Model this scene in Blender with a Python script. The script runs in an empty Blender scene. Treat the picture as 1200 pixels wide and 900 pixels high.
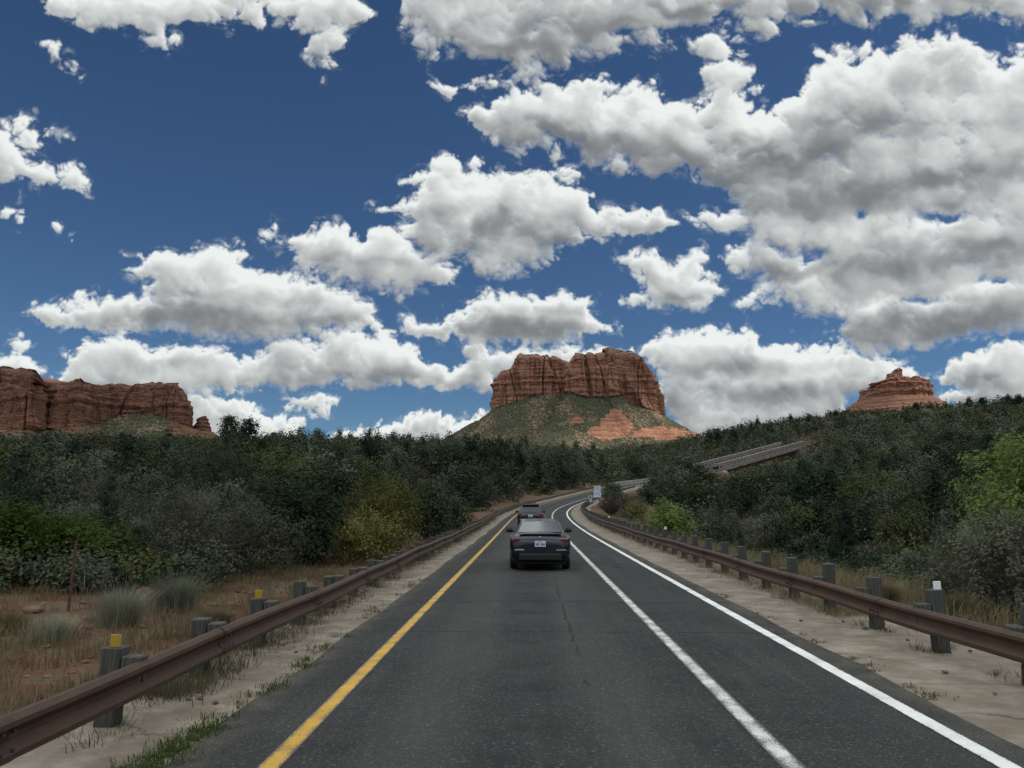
import bpy, math, random
import numpy as np
from mathutils import Vector, Matrix
R = math.radians
random.seed(7)
RNG = np.random.default_rng(11)

# ---------------------------------------------------------------- camera
FPX = 901.0
CAM_H = 1.95
PITCH = R(8.8)
YAW = R(1.29)
scene = bpy.context.scene
cam_data = bpy.data.cameras.new("camera")
cam = bpy.data.objects.new("camera", cam_data)
scene.collection.objects.link(cam)
cam_data.sensor_width = 36.0
cam_data.lens = FPX / 1200.0 * 36.0
cam_data.clip_start = 0.05
cam_data.clip_end = 60000.0
cam.location = (0, 0, CAM_H)
cam.rotation_euler = (math.pi / 2 + PITCH, 0, YAW)
scene.camera = cam
scene.view_settings.view_transform = 'Standard'
scene.view_settings.look = 'None'
scene.view_settings.gamma = 1.0
scene.view_settings.use_curve_mapping = False
scene.view_settings.exposure = 0.0
scene.cycles.use_denoising = True
scene.cycles.max_bounces = 5
scene.cycles.diffuse_bounces = 2
scene.cycles.transparent_max_bounces = 8

_fw = np.array([-math.sin(YAW) * math.cos(PITCH), math.cos(YAW) * math.cos(PITCH), math.sin(PITCH)])
_rt = np.array([math.cos(YAW), math.sin(YAW), 0.0])
_up = np.cross(_rt, _fw)

# ---------------------------------------------------------------- sun and sky settings
SUN_EL, SUN_AZ = R(55), R(97)          # azimuth to the right of straight ahead (+Y)
SUN_STRENGTH = 3.6
SKY_STRENGTH = 0.056
CLOUD_BRIGHT = (0.85, 0.885, 0.87)
CLOUD_DARK = (0.155, 0.168, 0.182)
OVERHEAD = 2.5                          # the cloud layer overhead, near the sun, is that much brighter than the clouds ahead
sun_data = bpy.data.lights.new("sun", 'SUN')
sun_data.energy = SUN_STRENGTH
sun_data.angle = R(0.53)
sun_data.color = (1.0, 0.95, 0.87)
sun = bpy.data.objects.new("sun", sun_data)
scene.collection.objects.link(sun)
SUN_DIR = Vector((math.sin(SUN_AZ) * math.cos(SUN_EL), math.cos(SUN_AZ) * math.cos(SUN_EL), math.sin(SUN_EL)))
sun.rotation_euler = SUN_DIR.to_track_quat('Z', 'Y').to_euler()
sun.location = SUN_DIR * 200
world = bpy.data.worlds.new("World")
scene.world = world
world.use_nodes = True


def pix_dir(px, py):
    """unit world direction through a point of the photograph (1200 x 900)"""
    d = _fw * FPX + _rt * (px - 600.0) + _up * (450.0 - py)
    return d / np.linalg.norm(d)


def at_y(px, py, y):
    d = pix_dir(px, py)
    return np.array([0, 0, CAM_H]) + d * (y / d[1])


def to_pix(P):
    """photo coordinates of world points (n, 3)"""
    d = np.asarray(P, float) - np.array([0, 0, CAM_H])
    f_ = d @ _fw
    f_ = np.where(f_ > .1, f_, .1)
    return 600 + FPX * (d @ _rt) / f_, 450 - FPX * (d @ _up) / f_


def z_at(px, py, y):
    """height of the photo points (arrays) at distance y"""
    d = _fw[None] * FPX + _rt[None] * (np.asarray(px) - 600.0)[:, None] + _up[None] * (450.0 - np.asarray(py))[:, None]
    return CAM_H + d[:, 2] * y / d[:, 1]


def on_z(px, py, z=0.0):
    d = pix_dir(px, py)
    return np.array([0, 0, CAM_H]) + d * ((z - CAM_H) / d[2])

# ---------------------------------------------------------------- clouds: outlines in photo pixels, turned into directions
CLOUD_OUTLINES = [
 [(40,-20),(52,5),(65,22),(100,30),(130,35),(160,33),(175,50),(195,56),(212,47),(205,30),(235,25),(265,27),(272,15),(300,27),(345,25),(367,40),(362,60),(370,82),(385,85),(400,82),(395,60),(400,37),(417,30),(427,12),(432,-20)],
 [(-60,145),(0,142),(25,152),(40,137),(60,150),(90,165),(50,165),(30,172),(50,190),(75,197),(100,192),(102,215),(92,228),(70,222),(30,220),(-60,216)],
 [(2,250),(20,232),(35,235),(30,248),(10,258)],
 [(55,52),(75,60),(95,85),(92,93),(70,75)],
 [(65,270),(85,275),(87,283),(70,278)],
 [(30,352),(65,347),(80,355),(95,342),(145,347),(165,345),(160,330),(175,325),(145,320),(160,305),(155,297),(185,295),(215,290),(245,285),(265,286),(285,295),(295,310),(330,315),(365,320),(400,330),(430,345),(440,360),(435,372),(450,385),(425,390),(390,392),(360,395),(310,405),(270,402),(225,400),(190,390),(165,387),(130,390),(95,387),(55,382),(32,372)],
 [(302,280),(325,265),(345,276),(372,264),(395,265),(425,275),(450,266),(480,275),(500,290),(520,305),(535,312),(527,335),(505,338),(475,345),(470,357),(455,345),(430,335),(400,330),(360,315),(340,305),(345,298),(310,290)],
 [(440,243),(462,235),(480,222),(465,212),(490,195),(500,183),(530,182),(545,190),(560,187),(570,205),(600,200),(650,200),(668,205),(680,215),(700,228),(730,240),(760,243),(790,250),(805,262),(800,275),(770,275),(740,280),(720,280),(700,285),(670,285),(650,300),(620,315),(590,330),(570,325),(555,310),(530,305),(510,310),(490,300),(480,285),(470,270),(468,250)],
 [(468,370),(482,367),(490,385),(515,372),(530,360),(560,340),(575,335),(600,342),(620,340),(632,348),(665,340),(690,347),(695,365),(710,375),(735,370),(730,385),(700,390),(680,395),(650,402),(620,405),(590,405),(560,408),(540,398),(520,397),(490,395),(472,390)],
 [(540,402),(600,408),(650,405),(740,406),(745,420),(760,440),(580,440),(578,460),(545,455),(520,450),(525,435),(548,425)],
 [(60,445),(75,430),(68,420),(85,410),(95,397),(130,390),(160,395),(175,402),(200,400),(240,402),(265,407),(285,425),(295,410),(320,400),(350,392),(370,397),(380,390),(415,390),(435,395),(455,387),(470,400),(485,405),(495,420),(525,430),(555,445),(540,458),(500,456),(460,450),(420,455),(380,455),(330,458),(290,458),(260,462),(220,470),(60,470)],
 [(-60,408),(0,414),(25,416),(45,425),(55,435),(50,450),(-60,450)],
 [(7,400),(20,395),(40,400),(30,406)],
 [(326,474),(335,465),(350,462),(370,459),(388,466),(397,470),(392,482),(385,487),(360,487),(345,482)],
 [(200,460),(250,465),(285,470),(300,476),(320,484),(345,487),(355,495),(355,530),(200,530)],
 [(385,508),(405,501),(430,502),(457,494),(475,489),(486,482),(508,481),(523,487),(541,489),(556,485),(567,480),(590,480),(590,530),(385,530)],
 [(473,0),(470,30),(482,55),(500,70),(525,65),(550,72),(575,75),(590,85),(600,92),(620,95),(665,75),(700,65),(735,45),(750,60),(770,55),(790,40),(815,35),(840,23),(865,25),(880,40),(900,37),(920,22),(950,22),(980,20),(1015,25),(1030,30),(1040,20),(1070,35),(1100,30),(1130,25),(1165,25),(1190,35),(1260,30),(1260,-60),(473,-60)],
 [(500,102),(530,98),(560,92),(580,85),(600,90),(600,105),(560,104),(530,107)],
 [(545,130),(565,120),(590,108),(600,100),(640,95),(680,95),(707,88),(725,100),(750,92),(770,100),(790,118),(815,118),(825,105),(822,85),(815,60),(820,40),(850,30),(868,40),(870,65),(878,80),(875,100),(895,118),(910,122),(930,110),(945,88),(960,60),(990,55),(1000,62),(1015,55),(1040,60),(1060,45),(1110,32),(1130,50),(1155,65),(1175,70),(1185,45),(1260,50),(1260,385),(1160,392),(1120,400),(1090,408),(1050,415),(1010,418),(985,405),(975,390),(985,375),(960,375),(940,365),(920,355),(900,350),(870,365),(855,360),(870,345),(885,330),(875,320),(850,310),(845,300),(850,290),(870,275),(850,275),(820,275),(805,262),(810,250),(830,240),(855,245),(855,230),(845,215),(820,205),(790,205),(770,203),(745,205),(720,200),(690,195),(660,180),(640,180),(620,175),(600,180),(580,168),(560,150)],
 [(722,300),(750,290),(770,293),(775,303),(790,305),(800,295),(820,292),(825,305),(820,320),(845,325),(855,335),(850,345),(825,360),(800,365),(770,362),(745,357),(725,352),(750,340),(740,320)],
 [(748,412),(765,395),(785,385),(810,387),(830,385),(860,388),(875,378),(895,395),(905,405),(940,400),(970,400),(985,410),(1000,415),(1030,420),(1055,415),(1075,425),(1088,440),(1085,452),(1060,455),(1020,460),(1000,470),(990,490),(960,500),(900,510),(820,520),(795,505),(775,470),(770,440)],
 [(1098,440),(1110,430),(1130,415),(1160,403),(1190,396),(1260,390),(1260,480),(1120,478),(1090,462),(1130,455),(1115,448)],
]
# thick dark bases: x, y, half width, half height, tilt, strength
CLOUD_BASES = [
 (920,185,85,36,8,1.0),(1000,150,95,22,5,.7),(690,165,110,20,-8,.75),(860,205,80,22,0,.9),(1000,228,150,24,6,.8),(1120,205,100,22,8,.7),
 (950,318,80,16,10,.8),(1090,306,120,20,8,.75),(1090,378,130,18,8,.75),(620,55,45,18,0,.7),(650,28,90,16,0,.6),(800,12,90,10,0,.6),(1000,5,140,10,0,.5),
 (640,275,95,20,-4,.7),(560,288,50,16,0,.5),(250,372,130,15,-4,.7),(215,340,60,10,0,.4),(330,352,50,8,0,.4),(600,383,80,12,0,.9),(650,362,55,10,0,.6),
 (440,435,70,12,0,.6),(190,425,70,10,0,.4),(860,430,70,14,0,.6),(900,462,90,12,0,.6),(1160,445,50,14,0,.6),(430,302,70,9,-6,.5),(800,348,40,7,0,.4),(510,45,20,18,0,.2),
]
CLOUD_GAPS = [(1108,252,26,8,.9),(1012,253,14,6,.6),(952,300,26,9,.5),(1085,352,34,6,.5),(905,298,18,8,.5),(1165,330,26,7,.5),(640,35,12,8,.4),(700,240,12,6,.5),(800,110,14,8,.5),(1050,60,10,10,.5)]
# sunny folds inside the big clouds
CLOUD_LIGHTS = [(985,85,70,22,-15,.30),(1130,130,70,24,10,.28),(880,140,50,26,10,.30),(715,132,60,14,0,.25),(930,168,24,10,0,.3),(1060,262,130,12,8,.34),(870,262,40,16,0,.3),(930,338,60,9,6,.3),
 (1120,345,110,9,10,.32),(1010,358,60,8,0,.3),(1180,170,50,20,0,.2),(560,225,40,20,0,.18),(660,235,50,14,0,.15),(600,352,60,8,0,.2),(420,408,60,9,0,.2),(250,325,60,10,0,.2),(180,405,60,8,0,.2),
 (850,398,40,8,0,.25),(930,415,60,8,0,.22),(1000,438,70,8,0,.25),(850,448,50,7,0,.2),(560,20,40,14,0,.2),(840,80,16,30,0,.15),(1150,418,40,8,-20,.2)]


def _hash2(ix, iy, seed):
    h = (ix.astype(np.int64) * 374761393 + iy.astype(np.int64) * 668265263 + seed * 144269504) & 0xffffffff
    h = ((h ^ (h >> 13)) * 1274126177) & 0xffffffff
    return h ^ (h >> 16)


def perlin2(x, y, seed=0):
    x0 = np.floor(x); y0 = np.floor(y)
    fx = x - x0; fy = y - y0
    u = fx * fx * fx * (fx * (fx * 6 - 15) + 10); v = fy * fy * fy * (fy * (fy * 6 - 15) + 10)
    tab = np.arange(256) * (2 * math.pi / 256)
    ca, sa = np.cos(tab), np.sin(tab)

    def gr(dx, dy):
        h = _hash2(x0 + dx, y0 + dy, seed) & 255
        return ca[h] * (fx - dx) + sa[h] * (fy - dy)
    a = gr(0, 0); b = gr(1, 0); c = gr(0, 1); d = gr(1, 1)
    return ((a + u * (b - a)) * (1 - v) + (c + u * (d - c)) * v) * 1.5


def fbm2(x, y, octv, gain=0.5, seed=0, billow=False):
    s = 0; a = 1.0; t = 0; f = 1.0
    for i in range(octv):
        n = perlin2(x * f + 17.3 * i, y * f - 9.1 * i, seed + i)
        s = s + a * (np.abs(n) * 2 - 0.55 if billow else n)
        t += a; a *= gain; f *= 2.03
    return s / t


def poly_sdf(poly, X, Y):
    """signed distance, positive inside"""
    P = np.array(poly, float); Q = np.roll(P, -1, 0)
    best = np.full(X.shape, 1e9); ins = np.zeros(X.shape, bool)
    for (ax, ay), (bx, by) in zip(P, Q):
        ex, ey = bx - ax, by - ay
        t = np.clip(((X - ax) * ex + (Y - ay) * ey) / (ex * ex + ey * ey + 1e-9), 0, 1)
        best = np.minimum(best, (X - ax - ex * t) ** 2 + (Y - ay - ey * t) ** 2)
        c = (ay > Y) != (by > Y)
        ins ^= c & (X < ex * (Y - ay) / (ey if ey else 1e-9) + ax)
    d = np.sqrt(best)
    return np.where(ins, d, -d)


def bilerp(A, fx, fy):
    h, w = A.shape
    fx = np.clip(fx, 0, w - 1.001); fy = np.clip(fy, 0, h - 1.001)
    x0 = fx.astype(int); y0 = fy.astype(int); u = fx - x0; v = fy - y0
    return (A[y0, x0] * (1 - u) + A[y0, x0 + 1] * u) * (1 - v) + (A[y0 + 1, x0] * (1 - u) + A[y0 + 1, x0 + 1] * u) * v


def blur(A, r):
    for ax in (0, 1):
        for _ in range(2):
            P = np.pad(A, [(r + 1, r) if i == ax else (0, 0) for i in range(2)], mode='edge').cumsum(ax)
            n = A.shape[ax]
            A = (np.take(P, range(2 * r + 1, 2 * r + 1 + n), ax) - np.take(P, range(0, n), ax)) / (2 * r + 1)
    return A


def smooth_(v, a, b):
    t = np.clip((v - a) / (b - a), 0, 1)
    return t * t * (3 - 2 * t)


AZ0, AZ1, EL0, EL1, SKY_RES = -0.74, 0.74, -0.03, 0.70, 1300


def cloud_field():
    """(transmittance towards the sun, opacity) of the clouds over an azimuth / elevation grid"""
    w = int((AZ1 - AZ0) * SKY_RES); h = int((EL1 - EL0) * SKY_RES)
    az = AZ0 + (np.arange(w) + .5) / SKY_RES; el = EL0 + (np.arange(h) + .5) / SKY_RES
    A, E = np.meshgrid(az, el)
    D = np.stack([np.sin(A) * np.cos(E), np.cos(A) * np.cos(E), np.sin(E)], -1)
    fw = D @ _fw
    PX = 600 + FPX * (D @ _rt) / fw; PY = 450 - FPX * (D @ _up) / fw
    # coarse distance to the outlines
    cs = 4.0
    gx = np.arange(-120, 1324, cs); gy = np.arange(-120, 624, cs)
    GX, GY = np.meshgrid(gx, gy)
    s = np.full(GX.shape, -1e3)
    for p in CLOUD_OUTLINES:
        s = np.maximum(s, poly_sdf(p, GX, GY))
    # warp, then read the distance back on the fine grid
    near = np.clip((PY - 250) / 230, 0, 1)            # smaller features towards the horizon
    sc = 1 / 46.0
    X = PX * sc; Y = PY * sc
    wx = fbm2(X * .9, Y * .9, 4, .5, 3); wy = fbm2(X * .9 + 40, Y * .9 + 7, 4, .5, 9)
    amp = 15 - 8 * near
    S = bilerp(s, (PX + wx * amp + 120) / cs, (PY + wy * amp + 120) / cs)
    bil = fbm2(X * 1.1 + wx * .25, Y * 1.25 + wy * .25, 8, .57, 21, True)
    bil2 = fbm2(X * 2.0 + wx * .3, Y * 2.2 + wy * .3, 7, .58, 51, True)
    smo = fbm2(X * .8, Y * 1.1, 8, .55, 33)
    mixb = bil * (1 - near) + bil2 * near
    wdt = 26 - 12 * near
    T = np.clip(np.where(S < 0, S * 1.7, S) / wdt + 0.10, -2.4, 1.15) + mixb * 1.25 + smo * 0.75
    for (cx, cy, rx, ry, st) in CLOUD_GAPS:
        dx = (PX + wx * amp * 1.5 - cx) / rx; dy = (PY + wy * amp * 1.5 - cy) / ry
        T = T - st * 1.7 * np.exp(-(dx * dx + dy * dy))
    base = np.zeros_like(T)
    for (cx, cy, rx, ry, rot, st) in CLOUD_BASES:
        c, sn = math.cos(R(rot)), math.sin(R(rot))
        dx = PX + wx * amp * 1.6 - cx; dy = PY + wy * amp * 1.6 - cy
        u = (dx * c - dy * sn) / rx; v = (dx * sn + dy * c) / ry
        base = np.maximum(base, st * np.exp(-(u * u + v * v) * 0.9))
    # optical depth towards the sun (up, and a little to the right)
    Tc = np.clip(T, 0, 1.6)
    dep = np.zeros_like(T)
    for k, wgt in ((3, .16), (7, .18), (13, .2), (22, .22), (34, .22), (50, .2), (72, .16)):
        kk = k * (1 - .45 * near) * SKY_RES / FPX
        ii = np.arange(h)[:, None] + kk; jj = np.arange(w)[None, :] + kk * .30
        dep += wgt * bilerp(Tc, np.broadcast_to(jj, T.shape) if jj.shape == T.shape else jj + 0 * ii, ii + 0 * jj)
    up = np.exp(-dep * .95)
    thin = np.exp(-Tc * 2.1)
    thick = smooth_(Tc, .35, 1.25)
    soft = fbm2(X * .55 + wx * .5, Y * .8 + wy * .5, 5, .5, 71)
    # relief from the slope of the billows, strongest on the thin sunny rims
    hgt = blur(np.sqrt(np.clip(T, 0, None) + .02), 1)
    gy_, gx_ = np.gradient(hgt)
    rel = np.clip(-(gy_ * .9 + gx_ * .35) * (7.0 - 2 * near), -.35, .35)
    mid_ = blur(np.sqrt(np.clip(T, 0, None) + .02), 4)
    my_, mx_ = np.gradient(mid_)
    rel1 = np.clip(-(my_ * .9 + mx_ * .35) * 12, -.35, .4)
    big = blur(np.sqrt(np.clip(T, 0, None) + .02), 11)
    by_, bx_ = np.gradient(big)
    rel2 = np.clip(-(by_ * .9 + bx_ * .35) * 24, -.4, .45)
    lit = .36 + .46 * up + .40 * thin + rel * (.30 - .24 * thick) + rel1 * (.36 - .25 * thick) + rel2 * .34 + soft * .30 * thick - base * .55 * smooth_(T, .1, .8)
    for (cx, cy, rx, ry, rot, st) in CLOUD_LIGHTS:
        c, sn = math.cos(R(rot)), math.sin(R(rot))
        dx = PX + wx * amp * 2.2 - cx; dy = PY + wy * amp * 2.2 - cy
        u = (dx * c - dy * sn) / rx; v = (dx * sn + dy * c) / ry
        lit = lit + st * np.exp(-(u * u + v * v)) * (.75 + bil * 1.2)
    lit = np.where(lit < .22, .22 * np.exp(np.minimum(lit - .22, 0) / .22), lit)
    wid = .42 + .55 * smooth_(dep, .5, 1.5)
    alpha = smooth_(T, -.02, wid) ** .9
    veil = fbm2(X * 2.2 + wx, Y * 3.0 + wy, 6, .6, 91)
    alpha = np.maximum(alpha, smooth_(T, -.55, .25) * smooth_(veil, -.02, .5) * .5)
    return np.clip(lit, 0, 1), alpha

class NT:
    """small helper to write node trees"""
    def __init__(self, tree):
        self.t = tree

    def n(self, kind, **kw):
        nd = self.t.nodes.new(kind)
        for k, v in kw.items():
            setattr(nd, k, v)
        return nd

    def put(self, sock, v):
        if isinstance(v, bpy.types.NodeSocket):
            self.t.links.new(v, sock)
        else:
            sock.default_value = v

    def math(self, op, a, b=None, c=None, clamp=False):
        nd = self.n('ShaderNodeMath', operation=op, use_clamp=clamp)
        for i, v in enumerate((a, b, c)):
            if v is not None:
                self.put(nd.inputs[i], v)
        return nd.outputs[0]

    def vmath(self, op, a, b=None, out=0):
        nd = self.n('ShaderNodeVectorMath', operation=op)
        self.put(nd.inputs[0], a)
        if b is not None:
            self.put(nd.inputs['Scale' if op == 'SCALE' else 1], b)
        return nd.outputs[out]

    def remap(self, v, a, b, c=0.0, d=1.0, smooth=True):
        nd = self.n('ShaderNodeMapRange', interpolation_type='SMOOTHSTEP' if smooth else 'LINEAR')
        self.put(nd.inputs[0], v)
        for i, x in enumerate((a, b, c, d)):
            self.put(nd.inputs[1 + i], x)
        return nd.outputs[0]

    def mix(self, f, a, b, mode='MIX'):
        nd = self.n('ShaderNodeMix', data_type='RGBA', blend_type=mode)
        self.put(nd.inputs[0], f)
        self.put(nd.inputs[6], a if isinstance(a, bpy.types.NodeSocket) else (*a, 1.0))
        self.put(nd.inputs[7], b if isinstance(b, bpy.types.NodeSocket) else (*b, 1.0))
        return nd.outputs[2]

    def noise(self, vec, scale, detail=4.0, rough=0.5, dist=0.0, out=0, dims='3D'):
        nd = self.n('ShaderNodeTexNoise', noise_dimensions=dims)
        if vec is not None:
            self.put(nd.inputs['Vector'], vec)
        self.put(nd.inputs['Scale'], scale)
        nd.inputs['Detail'].default_value = detail
        nd.inputs['Roughness'].default_value = rough
        nd.inputs['Distortion'].default_value = dist
        return nd.outputs[out]

    def voro(self, vec, scale, feature='F1', detail=0.0, rough=0.5, out=0, smooth=None):
        nd = self.n('ShaderNodeTexVoronoi', feature=feature)
        if vec is not None:
            self.put(nd.inputs['Vector'], vec)
        self.put(nd.inputs['Scale'], scale)
        if 'Detail' in nd.inputs:
            nd.inputs['Detail'].default_value = detail
            nd.inputs['Roughness'].default_value = rough
        if smooth is not None and 'Smoothness' in nd.inputs:
            nd.inputs['Smoothness'].default_value = smooth
        return nd.outputs[out]



def build_world():
    lit, alpha = cloud_field()
    h, w = lit.shape
    img = bpy.data.images.new("cloud_cover", w, h, alpha=False, float_buffer=True)
    img.colorspace_settings.name = 'Non-Color'
    px = np.ones((h, w, 4), np.float32)
    px[..., 0] = lit; px[..., 1] = alpha; px[..., 2] = 0
    img.pixels.foreach_set(px.ravel())
    img.update()
    img.pack()
    k = NT(world.node_tree)
    k.t.nodes.clear()
    out = k.n('ShaderNodeOutputWorld')
    bg = k.n('ShaderNodeBackground')
    k.t.links.new(bg.outputs[0], out.inputs[0])
    sky = k.n('ShaderNodeTexSky', sky_type='NISHITA')
    sky.sun_disc = False
    sky.sun_elevation = SUN_EL
    sky.sun_rotation = SUN_AZ
    sky.altitude = 1300
    sky.air_density = 1.0
    sky.dust_density = 0.25
    sky.ozone_density = 2.5
    tc = k.n('ShaderNodeTexCoord')
    sep = k.n('ShaderNodeSeparateXYZ')
    d = k.vmath('NORMALIZE', tc.outputs['Generated'])
    k.put(sep.inputs[0], d)
    az = k.math('ARCTAN2', sep.outputs[0], sep.outputs[1])
    el = k.math('ARCSINE', sep.outputs[2])
    comb = k.n('ShaderNodeCombineXYZ')
    k.put(comb.inputs[0], k.remap(az, AZ0, AZ1, smooth=False)); k.put(comb.inputs[1], k.remap(el, EL0, EL1, smooth=False))
    tex = k.n('ShaderNodeTexImage', extension='EXTEND', interpolation='Cubic')
    tex.image = img
    k.put(tex.inputs[0], comb.outputs[0])
    sp = k.n('ShaderNodeSeparateColor')
    k.put(sp.inputs[0], tex.outputs[0])
    # the rest of the dome: broken cloud on a flat layer
    outw = k.math('MAXIMUM', k.remap(k.math('ABSOLUTE', az), 0.66, 0.74), k.remap(el, 0.62, 0.70))
    dz = k.math('ADD', k.math('MAXIMUM', sep.outputs[2], 0.0), 0.18)
    pl = k.n('ShaderNodeCombineXYZ')
    k.put(pl.inputs[0], k.math('DIVIDE', sep.outputs[0], dz)); k.put(pl.inputs[1], k.math('DIVIDE', sep.outputs[1], dz))
    gen = k.noise(pl.outputs[0], 1.6, 7.0, 0.55, dims='2D')
    galpha = k.remap(gen, 0.40, 0.52)
    glit = k.remap(gen, 0.45, 0.75, 0.95, 0.45)
    alpha_f = k.math('ADD', k.math('MULTIPLY', sp.outputs[1], k.math('SUBTRACT', 1.0, outw)), k.math('MULTIPLY', galpha, outw))
    lit_f = k.math('ADD', k.math('MULTIPLY', sp.outputs[0], k.math('SUBTRACT', 1.0, outw)), k.math('MULTIPLY', glit, outw))
    ccol = k.mix(lit_f, CLOUD_DARK, CLOUD_BRIGHT)
    ccol = k.vmath('SCALE', ccol, k.math('MULTIPLY_ADD', k.math('MULTIPLY', outw, k.remap(el, 0.3, 0.9)), OVERHEAD - 1.0, 1.0))
    skyc = k.mix(1.0, sky.outputs[0], (0.66, 0.90, 1.10), mode='MULTIPLY')
    skys = k.vmath('SCALE', skyc, SKY_STRENGTH)
    k.put(bg.inputs[0], k.mix(alpha_f, skys, ccol))
    bg.inputs[1].default_value = 1.0


build_world()


# ---------------------------------------------------------------- object helpers
COL = scene.collection


def perlin3(x, y, z, seed=0):
    x, y, z = np.broadcast_arrays(x, y, z)
    x0 = np.floor(x); y0 = np.floor(y); z0 = np.floor(z)
    fx = x - x0; fy = y - y0; fz = z - z0
    fade = lambda t: t * t * t * (t * (t * 6 - 15) + 10)
    u, v, w = fade(fx), fade(fy), fade(fz)
    ix, iy, iz = x0.astype(np.int64), y0.astype(np.int64), z0.astype(np.int64)

    def gr(dx, dy, dz):
        h = ((ix + dx) * 374761393 + (iy + dy) * 668265263 + (iz + dz) * 2147483647 + seed * 144269504) & 0xffffffff
        h = ((h ^ (h >> 13)) * 1274126177) & 0xffffffff
        h = (h ^ (h >> 16))
        gx = (h & 255) / 127.5 - 1; gy = ((h >> 8) & 255) / 127.5 - 1; gz = ((h >> 16) & 255) / 127.5 - 1
        return gx * (fx - dx) + gy * (fy - dy) + gz * (fz - dz)
    l = lambda a, b, t: a + t * (b - a)
    return l(l(l(gr(0, 0, 0), gr(1, 0, 0), u), l(gr(0, 1, 0), gr(1, 1, 0), u), v),
             l(l(gr(0, 0, 1), gr(1, 0, 1), u), l(gr(0, 1, 1), gr(1, 1, 1), u), v), w)


def fbm3(x, y, z, octv, gain=0.5, seed=0):
    s = 0; a = 1.0
    for i in range(octv):
        f = 2.03 ** i
        s = s + a * perlin3(x * f + 3.1 * i, y * f - 5.7 * i, z * f + 1.3 * i, seed + i)
        a *= gain
    return s


def mesh_np(name, verts, faces, mats, parent=None, smooth=False, mat_idx=None, attrs=None):
    """mesh object from numpy arrays; faces is (n,4) or (n,3), or a list of such arrays"""
    me = bpy.data.meshes.new(name)
    fl = faces if isinstance(faces, list) else [faces]
    fl = [np.asarray(f, np.int64) for f in fl if len(f)]
    verts = np.asarray(verts, np.float32)
    me.vertices.add(len(verts)); me.vertices.foreach_set('co', verts.ravel())
    loops = np.concatenate([f.ravel() for f in fl]).astype(np.int32)
    sizes = np.concatenate([np.full(len(f), f.shape[1], np.int32) for f in fl])
    starts = np.concatenate([[0], np.cumsum(sizes)[:-1]]).astype(np.int32)
    me.loops.add(len(loops)); me.loops.foreach_set('vertex_index', loops)
    me.polygons.add(len(sizes)); me.polygons.foreach_set('loop_start', starts); me.polygons.foreach_set('loop_total', sizes)
    me.polygons.foreach_set('use_smooth', np.full(len(sizes), bool(smooth)))
    for m in (mats if isinstance(mats, (list, tuple)) else [mats]):
        me.materials.append(m)
    if mat_idx is not None:
        me.polygons.foreach_set('material_index', np.asarray(mat_idx, np.int32))
    for an, av in (attrs or {}).items():
        at = me.attributes.new(an, 'FLOAT', 'POINT')
        at.data.foreach_set('value', np.asarray(av, np.float32))
    me.update(calc_edges=True)
    me.validate()
    ob = bpy.data.objects.new(name, me)
    COL.objects.link(ob)
    if parent is not None:
        ob.parent = parent
    return ob


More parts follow.
